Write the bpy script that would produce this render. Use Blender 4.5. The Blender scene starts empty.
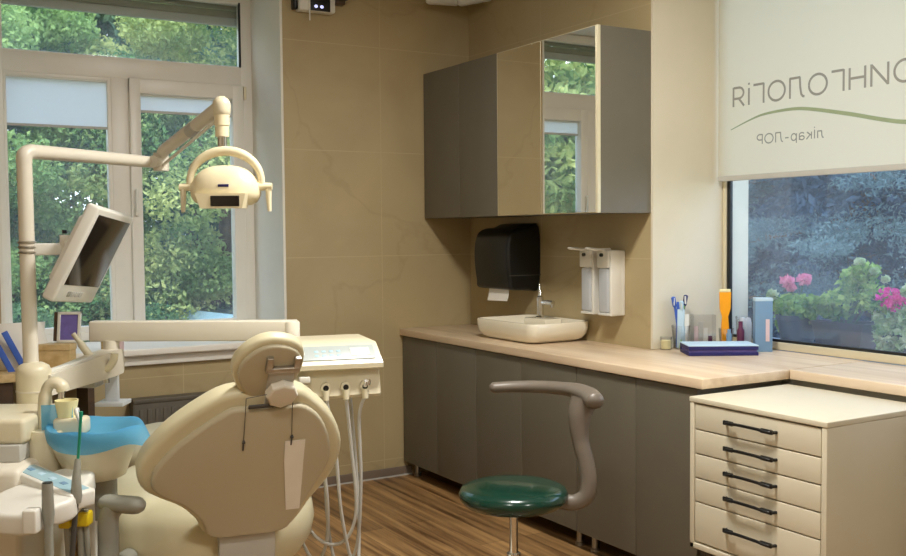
import bpy, bmesh, math, random
import numpy as np
from mathutils import Vector, Matrix
C = bpy.context.scene.collection
PI = math.pi
random.seed(7)
V = Vector

# ------------------------------------------------------------------ materials
def lin(c):
    return tuple(((v/255)/12.92 if v/255 <= .04045 else ((v/255+.055)/1.055)**2.4) for v in c)
def mat(name, rgb, rough=.5, metal=0, noise=0, nscale=20, spec=.5, bump=0, coat=0, trans=0, alpha=1, sss=0, nstretch=(1,1,1)):
    m = bpy.data.materials.new(name); m.use_nodes = True
    nt = m.node_tree; b = nt.nodes['Principled BSDF']
    col = (*lin(rgb), 1)
    b.inputs['Base Color'].default_value = col
    b.inputs['Roughness'].default_value = rough
    b.inputs['Metallic'].default_value = metal
    b.inputs['Specular IOR Level'].default_value = spec
    b.inputs['Coat Weight'].default_value = coat
    b.inputs['Transmission Weight'].default_value = trans
    b.inputs['Alpha'].default_value = alpha
    if sss:
        b.inputs['Subsurface Weight'].default_value = sss
        b.inputs['Subsurface Radius'].default_value = (.02, .015, .01)
    if noise or bump:
        tc = nt.nodes.new('ShaderNodeTexCoord'); mp = nt.nodes.new('ShaderNodeMapping')
        mp.inputs['Scale'].default_value = nstretch
        n = nt.nodes.new('ShaderNodeTexNoise'); n.inputs['Scale'].default_value = nscale; n.inputs['Detail'].default_value = 4
        nt.links.new(tc.outputs['Object'], mp.inputs[0]); nt.links.new(mp.outputs[0], n.inputs['Vector'])
        if noise:
            r = nt.nodes.new('ShaderNodeValToRGB')
            r.color_ramp.elements[0].position = .3; r.color_ramp.elements[1].position = .7
            r.color_ramp.elements[0].color = (*[v*(1-noise) for v in col[:3]], 1)
            r.color_ramp.elements[1].color = (*[min(1, v*(1+noise)) for v in col[:3]], 1)
            nt.links.new(n.outputs['Fac'], r.inputs[0]); nt.links.new(r.outputs[0], b.inputs['Base Color'])
        if bump:
            bp = nt.nodes.new('ShaderNodeBump'); bp.inputs['Strength'].default_value = bump; bp.inputs['Distance'].default_value = .002
            nt.links.new(n.outputs['Fac'], bp.inputs['Height']); nt.links.new(bp.outputs[0], b.inputs['Normal'])
    return m

def glass_mat(name, tint=(1, 1, 1), refl=.06, extra=0):
    m = bpy.data.materials.new(name); m.use_nodes = True; nt = m.node_tree; nt.nodes.clear()
    out = nt.nodes.new('ShaderNodeOutputMaterial'); mx = nt.nodes.new('ShaderNodeMixShader')
    t = nt.nodes.new('ShaderNodeBsdfTransparent'); t.inputs[0].default_value = (*tint, 1)
    g = nt.nodes.new('ShaderNodeBsdfGlossy'); g.inputs['Roughness'].default_value = .02
    lw = nt.nodes.new('ShaderNodeLayerWeight'); lw.inputs['Blend'].default_value = .25
    ma = nt.nodes.new('ShaderNodeMath'); ma.operation = 'MULTIPLY_ADD'
    ma.inputs[1].default_value = .35; ma.inputs[2].default_value = refl
    nt.links.new(lw.outputs['Fresnel'], ma.inputs[0]); nt.links.new(ma.outputs[0], mx.inputs[0])
    nt.links.new(t.outputs[0], mx.inputs[1]); nt.links.new(g.outputs[0], mx.inputs[2])
    if extra:      # blue-white veil mixed into the pane, imitating haze and reflected light
        du = nt.nodes.new('ShaderNodeBsdfTranslucent'); du.inputs[0].default_value = (.8, .86, .92, 1)
        nz = nt.nodes.new('ShaderNodeTexNoise'); nz.inputs['Scale'].default_value = 2.2; nz.inputs['Detail'].default_value = 4
        tc = nt.nodes.new('ShaderNodeTexCoord'); nt.links.new(tc.outputs['Object'], nz.inputs['Vector'])
        mu = nt.nodes.new('ShaderNodeMath'); mu.operation = 'MULTIPLY'; mu.inputs[1].default_value = 2*extra; nt.links.new(nz.outputs['Fac'], mu.inputs[0])
        m2 = nt.nodes.new('ShaderNodeMixShader'); nt.links.new(mu.outputs[0], m2.inputs[0]); nt.links.new(mx.outputs[0], m2.inputs[1]); nt.links.new(du.outputs[0], m2.inputs[2]); nt.links.new(m2.outputs[0], out.inputs[0])
    else: nt.links.new(mx.outputs[0], out.inputs[0])
    return m

def film_mat(name, rgb, transp=.4, transl=.5, rough=.5):
    """thin sheet: part diffuse, part translucent, part see-through"""
    m = bpy.data.materials.new(name); m.use_nodes = True; nt = m.node_tree; nt.nodes.clear()
    out = nt.nodes.new('ShaderNodeOutputMaterial'); col = (*lin(rgb), 1)
    d = nt.nodes.new('ShaderNodeBsdfPrincipled'); d.inputs['Base Color'].default_value = col; d.inputs['Roughness'].default_value = rough
    tl = nt.nodes.new('ShaderNodeBsdfTranslucent'); tl.inputs[0].default_value = col
    tr = nt.nodes.new('ShaderNodeBsdfTransparent'); tr.inputs[0].default_value = tuple(.5+.5*c for c in col[:3])+(1,)
    a = nt.nodes.new('ShaderNodeMixShader'); a.inputs[0].default_value = transl
    b = nt.nodes.new('ShaderNodeMixShader'); b.inputs[0].default_value = transp
    nt.links.new(d.outputs[0], a.inputs[1]); nt.links.new(tl.outputs[0], a.inputs[2])
    nt.links.new(a.outputs[0], b.inputs[1]); nt.links.new(tr.outputs[0], b.inputs[2]); nt.links.new(b.outputs[0], out.inputs[0])
    return m

def tile_mat(name, axis, u0, du, v0, dv, rgb=(180, 163, 124)):
    """large stone tiles with fine seams and faint veins; u runs along the wall, v up"""
    m = bpy.data.materials.new(name); m.use_nodes = True; nt = m.node_tree; b = nt.nodes['Principled BSDF']
    N = nt.nodes.new; L = nt.links.new
    tc = N('ShaderNodeTexCoord'); sp = N('ShaderNodeSeparateXYZ'); L(tc.outputs['Object'], sp.inputs[0])
    def seam(sock, o, d, w):
        a = N('ShaderNodeMath'); a.operation = 'SUBTRACT'; L(sock, a.inputs[0]); a.inputs[1].default_value = o
        p = N('ShaderNodeMath'); p.operation = 'PINGPONG'; L(a.outputs[0], p.inputs[0]); p.inputs[1].default_value = d/2
        q = N('ShaderNodeMath'); q.operation = 'LESS_THAN'; L(p.outputs[0], q.inputs[0]); q.inputs[1].default_value = w
        return q.outputs[0]
    s1 = seam(sp.outputs[axis], u0, du, .0022); s2 = seam(sp.outputs['Z'], v0, dv, .0022)
    mx = N('ShaderNodeMath'); mx.operation = 'MAXIMUM'; L(s1, mx.inputs[0]); L(s2, mx.inputs[1])
    n = N('ShaderNodeTexNoise'); n.inputs['Scale'].default_value = 1.6; n.inputs['Detail'].default_value = 7; n.inputs['Distortion'].default_value = .8
    L(tc.outputs['Object'], n.inputs['Vector'])
    c = lin(rgb)
    r = N('ShaderNodeValToRGB'); e = r.color_ramp.elements
    e[0].position = .3; e[0].color = (c[0]*.90, c[1]*.88, c[2]*.86, 1); e[1].position = .7; e[1].color = (c[0]*1.05, c[1]*1.05, c[2]*1.05, 1)
    L(n.outputs['Fac'], r.inputs[0])
    n2 = N('ShaderNodeTexNoise'); n2.inputs['Scale'].default_value = .9; n2.inputs['Detail'].default_value = 6; n2.inputs['Distortion'].default_value = .6
    mp = N('ShaderNodeMapping'); mp.inputs['Location'].default_value = (3.1, 7.7, 1.3); L(tc.outputs['Object'], mp.inputs[0]); L(mp.outputs[0], n2.inputs['Vector'])
    v = N('ShaderNodeMath'); v.operation = 'SUBTRACT'; L(n2.outputs['Fac'], v.inputs[0]); v.inputs[1].default_value = .5
    va = N('ShaderNodeMath'); va.operation = 'ABSOLUTE'; L(v.outputs[0], va.inputs[0])
    vr = N('ShaderNodeValToRGB'); vr.color_ramp.elements[0].color = (.88, .86, .83, 1); vr.color_ramp.elements[1].color = (1, 1, 1, 1); vr.color_ramp.elements[1].position = .012
    L(va.outputs[0], vr.inputs[0])
    mm = N('ShaderNodeMixRGB'); mm.blend_type = 'MULTIPLY'; mm.inputs[0].default_value = .6; L(r.outputs[0], mm.inputs[1]); L(vr.outputs[0], mm.inputs[2])
    fin = N('ShaderNodeMixRGB'); L(mx.outputs[0], fin.inputs[0]); L(mm.outputs[0], fin.inputs[1]); fin.inputs[2].default_value = (c[0]*1.12, c[1]*1.14, c[2]*1.18, 1)
    L(fin.outputs[0], b.inputs['Base Color']); b.inputs['Roughness'].default_value = .38
    return m

def wood_mat(name, c0, c1, grain, scale, rough, plank=None):
    m = bpy.data.materials.new(name); m.use_nodes = True; nt = m.node_tree; b = nt.nodes['Principled BSDF']
    N = nt.nodes.new; L = nt.links.new
    tc = N('ShaderNodeTexCoord'); mp = N('ShaderNodeMapping'); mp.inputs['Scale'].default_value = grain; L(tc.outputs['Object'], mp.inputs[0])
    n = N('ShaderNodeTexNoise'); n.inputs['Scale'].default_value = scale; n.inputs['Detail'].default_value = 6; n.inputs['Distortion'].default_value = .35
    L(mp.outputs[0], n.inputs['Vector'])
    r = N('ShaderNodeValToRGB'); r.color_ramp.elements[0].position = .34; r.color_ramp.elements[1].position = .66
    r.color_ramp.elements[0].color = (*lin(c0), 1); r.color_ramp.elements[1].color = (*lin(c1), 1)
    L(n.outputs['Fac'], r.inputs[0]); out = r.outputs[0]
    if plank:
        mp2 = N('ShaderNodeMapping'); mp2.inputs['Rotation'].default_value = (0, 0, PI/2); L(tc.outputs['Object'], mp2.inputs[0])
        br = N('ShaderNodeTexBrick'); br.offset = .37; br.inputs['Scale'].default_value = 1
        br.inputs['Brick Width'].default_value = plank[0]; br.inputs['Row Height'].default_value = plank[1]; br.inputs['Mortar Size'].default_value = .0016
        br.inputs['Color1'].default_value = (.72, .70, .68, 1); br.inputs['Color2'].default_value = (1.1, 1.08, 1.05, 1); br.inputs['Mortar'].default_value = (.25, .22, .2, 1)
        L(mp2.outputs[0], br.inputs['Vector'])
        mm = N('ShaderNodeMixRGB'); mm.blend_type = 'MULTIPLY'; mm.inputs[0].default_value = 1; L(out, mm.inputs[1]); L(br.outputs[0], mm.inputs[2]); out = mm.outputs[0]
    L(out, b.inputs['Base Color']); b.inputs['Roughness'].default_value = rough
    return m

def leaf_mat(name, ca, cb, scale=1.3, rough=.6):
    m = bpy.data.materials.new(name); m.use_nodes = True; nt = m.node_tree; nt.nodes.clear()
    N = nt.nodes.new; L = nt.links.new
    out = N('ShaderNodeOutputMaterial'); tc = N('ShaderNodeTexCoord')
    n = N('ShaderNodeTexNoise'); n.inputs['Scale'].default_value = scale; n.inputs['Detail'].default_value = 5; L(tc.outputs['Object'], n.inputs['Vector'])
    r = N('ShaderNodeValToRGB'); r.color_ramp.elements[0].position = .35; r.color_ramp.elements[1].position = .65
    r.color_ramp.elements[0].color = (*lin(ca), 1); r.color_ramp.elements[1].color = (*lin(cb), 1); L(n.outputs['Fac'], r.inputs[0])
    d = N('ShaderNodeBsdfDiffuse'); t = N('ShaderNodeBsdfTranslucent'); L(r.outputs[0], d.inputs[0]); L(r.outputs[0], t.inputs[0])
    mx = N('ShaderNodeMixShader'); mx.inputs[0].default_value = .4; L(d.outputs[0], mx.inputs[1]); L(t.outputs[0], mx.inputs[2]); L(mx.outputs[0], out.inputs[0])
    return m

def emit_mat(name, rgb, s):
    m = bpy.data.materials.new(name); m.use_nodes = True; nt = m.node_tree; b = nt.nodes['Principled BSDF']
    b.inputs['Base Color'].default_value = (*lin(rgb), 1); b.inputs['Emission Color'].default_value = (*lin(rgb), 1); b.inputs['Emission Strength'].default_value = s
    return m

M = dict(
    tileA=tile_mat('stone_tile_back', 'X', 2.68, 1.2, 1.333, .613),
    tileB=tile_mat('stone_tile_right', 'Y', 4.54, 1.2, 1.333, .613),
    plaster=mat('white_plaster', (230, 227, 216), .8, noise=.03, nscale=3),
    plasterc=mat('cream_plaster', (214, 206, 184), .8, noise=.03, nscale=3),
    paint=mat('cream_paint', (214, 202, 176), .8, noise=.03, nscale=2),
    greywall=mat('grey_wall_paint', (150, 146, 134), .7, noise=.04, nscale=4),
    ceil=mat('ceiling_white', (228, 224, 214), .85, noise=.02, nscale=2),
    floor=wood_mat('laminate_floor', (104, 74, 44), (188, 148, 98), (14, .7, 1), 1.6, .38, (1.3, .13)),
    base=mat('grey_brown_skirting', (120, 106, 92), .5, noise=.06, nscale=8),
    counter=wood_mat('light_oak_worktop', (204, 178, 146), (226, 204, 174), (9, .6, 9), 2.0, .32),
    sillwood=wood_mat('light_oak_sill', (206, 184, 156), (228, 208, 182), (9, .6, 9), 2.0, .32),
    cab=mat('taupe_grey_laminate', (104, 98, 84), .45, noise=.03, nscale=6),
    cabin=mat('dark_carcass', (52, 46, 40), .6, noise=.05),
    steel=mat('brushed_steel', (178, 172, 160), .35, .9, noise=.05, nscale=60),
    chrome=mat('chrome', (225, 225, 225), .08, 1, noise=.01),
    mirror=mat('mirror_glass', (238, 238, 232), .01, 1),
    alu=mat('pale_aluminium_edge', (226, 216, 186), .35, .3, noise=.02),
    pvc=mat('white_window_plastic', (234, 230, 220), .35, noise=.02, nscale=5),
    gasket=mat('black_gasket', (18, 20, 20), .5, noise=.1),
    glass=glass_mat('window_glass', (.97, .99, .98), .025, .045),
    glassB=glass_mat('hazy_window_glass', (.94, .97, 1.0), .03, .06),  # bluish haze of reflections is mixed into the glass
    shutter=mat('grey_green_shutter', (150, 148, 130), .5, noise=.04),
    blindw=film_mat('white_blind_fabric', (248, 249, 250), 0, .75, .8),
    blindB=film_mat('cream_blind_fabric', (240, 234, 218), 0, .74, .8),
    ink=mat('grey_print', (150, 148, 138), .7, noise=.03),
    inkg=mat('green_print', (150, 164, 128), .7, noise=.03),
    cream=mat('cream_plastic', (218, 209, 180), .35, noise=.02, nscale=8, coat=.15),
    white=mat('white_plastic', (226, 224, 214), .35, noise=.02, nscale=8),
    lampc=mat('lamp_cream', (234, 222, 186), .35, noise=.02, nscale=8),
    beige=mat('beige_enamel', (222, 215, 198), .38, noise=.02, nscale=8),
    vinyl=mat('olive_cream_vinyl', (212, 204, 170), .42, noise=.03, nscale=9, coat=.1),
    shell=mat('grey_beige_plastic_shell', (190, 181, 154), .42, noise=.02, nscale=6),
    grey=mat('grey_plastic', (146, 146, 134), .45, noise=.03),
    lgrey=mat('pale_grey_plastic', (188, 186, 178), .45, noise=.02),
    dgrey=mat('dark_grey_plastic', (74, 72, 68), .45, noise=.04),
    black=mat('black_plastic', (14, 14, 14), .35, noise=.1),
    blackm=mat('black_satin_plastic', (11, 12, 11), .34, noise=.1, nscale=8),
    screen=mat('dark_screen', (30, 26, 22), .12, noise=.05, nscale=2),
    panelb=mat('blue_grey_keypad', (158, 190, 200), .35, noise=.04, nscale=20),
    panelg=mat('grey_keypad', (168, 176, 172), .35, noise=.04, nscale=20),
    lcd=mat('pale_display', (212, 218, 204), .3, noise=.02),
    green=mat('dark_green_vinyl', (8, 52, 40), .22, noise=.05, nscale=10, coat=.3),
    stoolg=mat('grey_brown_plastic', (112, 103, 92), .4, noise=.03),
    drawer=mat('cream_white_lacquer', (216, 208, 184), .42, noise=.02, nscale=5),
    dtop=mat('white_lacquer', (232, 230, 222), .3, noise=.01, nscale=5),
    ceramic=mat('ivory_ceramic', (236, 228, 206), .12, noise=.01, nscale=4, coat=.5),
    paper=mat('white_paper', (240, 236, 226), .85, noise=.02),
    clear=glass_mat('clear_plastic', (.97, .975, .98), .05),
    frost=film_mat('frosted_bottle', (232, 236, 240), .12, .35, .3),
    bluef=film_mat('blue_plastic_film', (112, 198, 244), .32, .45, .3),
    yellow=mat('yellow_plastic', (216, 190, 30), .4, noise=.03),
    teal=mat('green_tube', (20, 140, 110), .35, noise=.05),
    navy=mat('navy_cloth', (26, 24, 92), .55, noise=.06),
    lblue=mat('pale_blue_card', (186, 212, 226), .6, noise=.02),
    steelblue=mat('steel_blue_card', (112, 146, 176), .5, noise=.03),
    pink=mat('pale_pink_print', (216, 190, 190), .6, noise=.05),
    orange=mat('orange_plastic', (250, 166, 20), .4, noise=.04),
    bluep=mat('blue_plastic', (66, 104, 196), .4, noise=.06),
    lime=mat('lime_plastic', (150, 206, 90), .4, noise=.06),
    violet=mat('violet_print', (116, 104, 176), .5, noise=.12, nscale=30),
    wax=mat('pale_yellow_wax', (238, 226, 170), .5, noise=.03),
    plum=mat('plum_plastic', (96, 40, 72), .4, noise=.06),
    radi=mat('dark_grey_radiator', (92, 86, 74), .5, noise=.04),
    dwood=wood_mat('dark_brown_wood', (62, 46, 34), (92, 72, 52), (1, 1, 8), 2, .45),
    lwood=wood_mat('pale_wood', (196, 166, 112), (222, 196, 146), (4, 1, 4), 6, .5),
    leafA=leaf_mat('broad_leaves', (78, 122, 76), (172, 196, 126), 1.1),
    leafA2=leaf_mat('blue_green_leaves', (70, 110, 94), (138, 168, 132), 1.0),
    leafY=leaf_mat('yellow_green_leaves', (110, 144, 90), (198, 204, 134), 1.4),
    leafD=leaf_mat('shrub_leaves', (60, 96, 70), (120, 152, 104), 2),
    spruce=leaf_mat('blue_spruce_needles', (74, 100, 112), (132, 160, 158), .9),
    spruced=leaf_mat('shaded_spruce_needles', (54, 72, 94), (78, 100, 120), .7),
    leafP=leaf_mat('geranium_leaves', (74, 134, 56), (196, 222, 130), 14),
    leafW=leaf_mat('variegated_leaves', (150, 184, 120), (226, 234, 206), 12),
    bloom=leaf_mat('magenta_petals', (226, 40, 150), (250, 96, 190), 20),
    bloomp=leaf_mat('pale_pink_petals', (236, 130, 170), (250, 178, 206), 20),
    bark=mat('bark', (88, 74, 60), .9, noise=.3, nscale=10),
    pot=mat('dark_grey_pot', (76, 78, 86), .6, noise=.08),
    potb=mat('brown_planter', (70, 62, 62), .6, noise=.1),
    ledge=mat('zinc_ledge', (150, 160, 170), .5, .2, noise=.04),
    grass=mat('lawn', (90, 112, 62), .9, noise=.25, nscale=3),
    asphalt=mat('asphalt', (132, 136, 138), .9, noise=.1, nscale=6),
    car=mat('dark_car_paint', (60, 72, 80), .2, .2, noise=.03, coat=.6),
    carglass=mat('car_glass', (150, 182, 196), .06, 0, noise=.03, spec=1),
    rubber=mat('rubber', (24, 24, 24), .8, noise=.1),
    lampglow=emit_mat('lit_diffuser', (255, 240, 210), 6),
    dot=emit_mat('painted_reflection', (200, 205, 255), 1.2),  # slight glow stands in for bright reflections
)

# ------------------------------------------------------------------ mesh builder
class MB:
    def __init__(s): s.v = []; s.f = []
    def add(s, vs, fs):
        o = len(s.v); s.v += [V(p) for p in vs]; s.f += [tuple(i+o for i in f) for f in fs]; return s
    def box(s, a, b, bev=0, fr=None):
        bm = bmesh.new()
        lo = [min(a[i], b[i]) for i in range(3)]; hi = [max(a[i], b[i]) for i in range(3)]
        r = bmesh.ops.create_cube(bm, size=1)
        for v in bm.verts:
            for i in range(3): v.co[i] = lo[i] + (v.co[i]+.5)*(hi[i]-lo[i])
        if bev: bmesh.ops.bevel(bm, geom=bm.edges[:], offset=bev, segments=3, affect='EDGES', profile=.5)
        return s.bm(bm, fr)
    def bm(s, bm, fr=None):
        bm.verts.index_update()
        vs = [v.co.copy() for v in bm.verts]
        if fr: vs = [fr @ v for v in vs]
        s.add(vs, [[v.index for v in f.verts] for f in bm.faces]); bm.free(); return s
    def loft(s, rings, cap0=True, cap1=True, closed=True):
        o = len(s.v); n = len(rings[0])
        for r in rings: s.v += [V(p) for p in r]
        for i in range(len(rings)-1):
            for j in range(n if closed else n-1):
                k = (j+1) % n; s.f.append((o+i*n+j, o+i*n+k, o+(i+1)*n+k, o+(i+1)*n+j))
        if cap0: s.f.append(tuple(o+j for j in reversed(range(n))))
        if cap1: s.f.append(tuple(o+(len(rings)-1)*n+j for j in range(n)))
        return s
    def tube(s, pts, r, n=12, flat=1, up=None):
        """sweep a circle along pts; r number or list; flat squashes the second axis"""
        pts = [V(p) for p in pts]; rs = r if isinstance(r, (list, tuple)) else [r]*len(pts)
        t0 = (pts[1]-pts[0]).normalized()
        a = V(up) if up else (V((0, 0, 1)) if abs(t0.z) < .9 else V((1, 0, 0)))
        rings = []
        for i, p in enumerate(pts):
            t = (pts[min(i+1, len(pts)-1)]-pts[max(i-1, 0)]).normalized()
            x = t.cross(a).normalized(); a = x.cross(t).normalized()
            rings.append([p + x*math.cos(2*PI*k/n)*rs[i] + a*math.sin(2*PI*k/n)*rs[i]*flat for k in range(n)])
        return s.loft(rings)
    def capsule(s, p, q, r, n=14, flat=1):
        p, q = V(p), V(q); d = (q-p).normalized(); P = []; R = []
        for a in (90, 70, 45, 20, 0): P.append(p - d*r*math.sin(math.radians(a))); R.append(max(r*math.cos(math.radians(a)), r*.02))
        for a in (0, 20, 45, 70, 90): P.append(q + d*r*math.sin(math.radians(a))); R.append(max(r*math.cos(math.radians(a)), r*.02))
        return s.tube(P, R, n, flat)
    def lathe(s, c, prof, n=28, sx=1, sy=1, cap0=True, cap1=True, axis=None):
        """prof: (radius, height) pairs about +z or about the given axis"""
        c = V(c); q = V((0, 0, 1)).rotation_difference(V(axis).normalized()) if axis else None
        rings = []
        for r, z in prof:
            ring = [V((math.cos(2*PI*k/n)*max(r, 1e-4)*sx, math.sin(2*PI*k/n)*max(r, 1e-4)*sy, z)) for k in range(n)]
            if q: ring = [q @ p for p in ring]
            rings.append([c+p for p in ring])
        return s.loft(rings, cap0, cap1)
    def prism(s, poly, fr, z0, z1, rnd0=0, rnd1=0, seg=4):
        """extrude a 2d outline along the frame's third axis, edges rounded by rnd0 / rnd1"""
        def ins(d):
            out = []; n = len(poly)
            for i in range(n):
                a, b, c = V(poly[i-1]), V(poly[i]), V(poly[(i+1) % n])
                e1 = (b-a).normalized(); e2 = (c-b).normalized()
                n1 = V((-e1.y, e1.x)); n2 = V((-e2.y, e2.x)); m = n1+n2
                m = m/max(m.length_squared, .4)*2 if m.length > 1e-6 else n1
                out.append(b+m*d)
            return out
        area = sum(poly[i-1][0]*poly[i][1]-poly[i][0]*poly[i-1][1] for i in range(len(poly)))
        if area < 0: poly = poly[::-1]
        lay = []
        if rnd0:
            for k in range(seg+1):
                t = PI/2*k/seg; lay.append((rnd0*(1-math.sin(t)), z0+rnd0*(1-math.cos(t))))
        else: lay.append((0, z0))
        if rnd1:
            for k in range(seg+1):
                t = PI/2*k/seg; lay.append((rnd1*(1-math.cos(t)), z1-rnd1*(1-math.sin(t))))
        else: lay.append((0, z1))
        rings = [[fr @ V((p[0], p[1], z)) for p in ins(d)] for d, z in lay]
        return s.loft(rings)
    def sell(s, fr, rx, ry, rz, e1=1, e2=1, nu=28, nv=16, zlo=-90, zhi=90):
        """superellipsoid in a frame"""
        def pw(x, e): return math.copysign(abs(x)**e, x)
        rings = []
        for i in range(nv+1):
            a = math.radians(zlo+(zhi-zlo)*i/nv); ca = pw(math.cos(a), e1); sa = pw(math.sin(a), e1)
            ca = max(ca, 1e-3)
            rings.append([fr @ V((rx*ca*pw(math.cos(2*PI*k/nu), e2), ry*ca*pw(math.sin(2*PI*k/nu), e2), rz*sa)) for k in range(nu)])
        return s.loft(rings)

def frame(o, x, y, z):
    m = Matrix((V(x), V(y), V(z))).transposed().to_4x4(); m.translation = V(o); return m
def T(*o): return Matrix.Translation(V(o))
def spline(pts, n=8, closed=False):
    pts = [V(p) for p in pts]; N = len(pts); out = []
    for i in range(N if closed else N-1):
        if closed: a, b, c, d = pts[i-1], pts[i], pts[(i+1) % N], pts[(i+2) % N]
        else: a, b, c, d = pts[max(i-1, 0)], pts[i], pts[i+1], pts[min(i+2, N-1)]
        for k in range(n):
            t = k/n; out.append(.5*((2*b)+(c-a)*t+(2*a-5*b+4*c-d)*t*t+(3*b-a-3*c+d)*t**3))
    if not closed: out.append(pts[-1])
    return out

def obj(name, mb, m, parent=None, smooth=True, label=None, ang=40):
    me = bpy.data.meshes.new(name)
    inv = V((0, 0, 0)); root = parent
    while root is not None and root.parent: root = root.parent
    if root is not None: inv = root.location
    me.from_pydata([tuple(v-inv) for v in mb.v], [], mb.f)
    bm = bmesh.new(); bm.from_mesh(me); bmesh.ops.recalc_face_normals(bm, faces=bm.faces[:])
    if smooth:
        for f in bm.faces: f.smooth = True
        for e in bm.edges:
            if len(e.link_faces) == 2 and e.calc_face_angle(0) > math.radians(ang): e.smooth = False
    bm.to_mesh(me); bm.free()
    o = bpy.data.objects.new(name, me); C.objects.link(o); me.materials.append(m)
    if parent is not None: o.parent = parent
    if label: o['label'] = label
    return o
def thing(name, label, cat, loc=(0, 0, 0), group=None):
    o = bpy.data.objects.new(name, None); C.objects.link(o); o.location = loc; o.empty_display_size = .1
    o['label'] = label; o['category'] = cat
    if group: o['group'] = group
    return o
def tag(o, label, cat, group=None):
    o['label'] = label; o['category'] = cat
    if group: o['group'] = group
    return o
def recenter(o, loc):
    d = V(loc)-o.location
    o.data.transform(Matrix.Translation(-d)); o.location = loc; return o
def single(name, mb, m, label, cat, loc, group=None, **k):
    return recenter(tag(obj(name, mb, m, **k), label, cat, group), loc)
def struct(name, mb, m, parent=None, **k):
    o = obj(name, mb, m, parent, **k)
    if parent is None: o['kind'] = 'structure'
    return o

XB, YA = 3.30, 5.297          # right and back wall faces
# directions that many devices turned to the middle of the room share
RH = V((.858, -.514, 0)); FH = V((.514, .858, 0)); UP = V((0, 0, 1))

# ------------------------------------------------------------------ the setting
ZC = 3.05
struct('floor', MB().box((-1.6, -2.2, -.1), (4.0, 5.9, 0)), M['floor'])
struct('ceiling', MB().box((-1.75, -2.35, ZC), (4.0, 5.9, ZC+.2)), M['ceil'])
WX0, WX1, WZ0, WZ1 = .60, 2.066, .79, 2.90
b = MB(); b.box((-1.6, YA, 0), (WX0, 5.87, ZC)); b.box((WX1, YA, 0), (4.0, 5.87, ZC)); b.box((WX0, YA, 0), (WX1, 5.87, WZ0)); b.box((WX0, YA, WZ1), (WX1, 5.87, ZC))
struct('wall_back', b, M['tileA'], smooth=False)
struct('wall_left', MB().box((-1.75, -2.35, 0), (-1.6, 5.87, ZC)), M['paint'])
struct('wall_front', MB().box((-1.6, -2.35, 0), (4.0, -2.2, ZC)), M['paint'])
RY, RY0 = 3.636, 1.45
struct('wall_right', MB().box((XB, RY, 0), (3.95, YA, ZC)), M['tileB'], smooth=False)
b = MB(); b.box((XB+.005, RY0, 0), (3.95, RY, .853)); b.box((XB, RY0, 2.93), (3.95, RY, ZC)); b.box((XB, -2.2, 0), (3.95, RY0, ZC))
struct('wall_window', b, M['greywall'], smooth=False)
# plaster linings of the two window recesses
b = MB(); b.box((WX1-.008, YA-.003, WZ0), (WX1+.006, 5.87, WZ1)); b.box((WX0-.006, YA-.003, WZ0), (WX0+.008, 5.87, WZ1)); b.box((WX0, YA-.003, WZ1-.008), (WX1, 5.87, WZ1+.004))
struct('trim_1', b, M['plaster'], smooth=False)
b = MB(); b.box((XB-.003, RY-.01, .894), (3.95, RY+.004, 2.93)); b.box((XB, RY0-.004, .894), (3.95, RY0+.01, 2.93)); b.box((XB, RY0, 2.92), (3.95, RY, 2.934))
struct('trim_2', b, M['plasterc'], smooth=False)
b = MB(); b.box((-1.6, YA-.012, .004), (2.86, YA, .055), .003); struct('baseboard_back', b, M['base'])
b = MB(); b.box((-1.6, YA-.016, 0), (2.86, YA, .008)); struct('trim_3', b, M['lgrey'])

# window on the back wall: frame, sashes, panes
w1 = bpy.data.objects.new('window_1', None); C.objects.link(w1); w1.location = (1.33, 5.77, .88); w1['kind'] = 'structure'
FY0, FY1 = 5.765, 5.83
def bars(rects, y0, y1, bev=.006):
    q = MB()
    for i, (x0, x1, z0, z1) in enumerate(rects): q.box((x0, y0+i*.0009, z0), (x1, y1-i*.0009, z1), bev)
    return q
obj('window_frame', bars([(.612, .69, .885, 2.89), (1.99, 2.062, .885, 2.89), (.612, 2.062, 2.83, 2.89), (.612, 2.062, 2.345, 2.465), (.612, 2.062, .885, .935), (1.238, 1.345, .885, 2.36)], FY0, FY1), M['pvc'], w1)
obj('glazing_bead', bars([(.685, .703, .93, 2.35), (1.22, 1.242, .93, 2.35), (.69, 1.24, 2.328, 2.35), (.69, 1.24, .93, .965)], FY0+.006, FY1-.006, .004), M['pvc'], w1)
sa = obj('sash', bars([(1.335, 1.398, .925, 2.352), (1.932, 2.000, .925, 2.352), (1.335, 2.0, 2.268, 2.352), (1.335, 2.0, .925, .968)], FY0-.018, FY1-.01), M['pvc'], w1)
obj('hinge', MB().box((2.002, FY0-.022, 2.27), (2.016, FY0, 2.345), .002), M['alu'], sa)
obj('handle', MB().box((1.352, FY0-.055, 1.60), (1.368, FY0-.04, 1.73), .004).box((1.35, FY0-.045, 1.58), (1.37, FY0-.016, 1.62), .003), M['white'], sa)
obj('gasket', bars([(1.982, 1.993, 2.46, 2.84)], FY0-.004, FY0+.01, .001), M['gasket'], w1)
for x0, x1, z0, z1 in ((.70, 1.225, .96, 2.332), (1.395, 1.935, .965, 2.272), (.688, 1.985, 2.462, 2.835)):
    obj('pane', MB().box((x0, 5.796, z0), (x1, 5.802, z1)), M['glass'], w1, smooth=False)
sb = MB(); sb.box((WX0-.02, YA-.075, .845), (WX1+.06, YA-.0035, .88), .006).box((WX0+.01, YA-.01, .845), (WX1-.01, 5.765, .88)).box((WX0-.02, YA-.03, .79), (WX1+.06, YA-.0035, .845), .004)
sill = struct('window_sill', sb, M['pvc'], w1)
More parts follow.
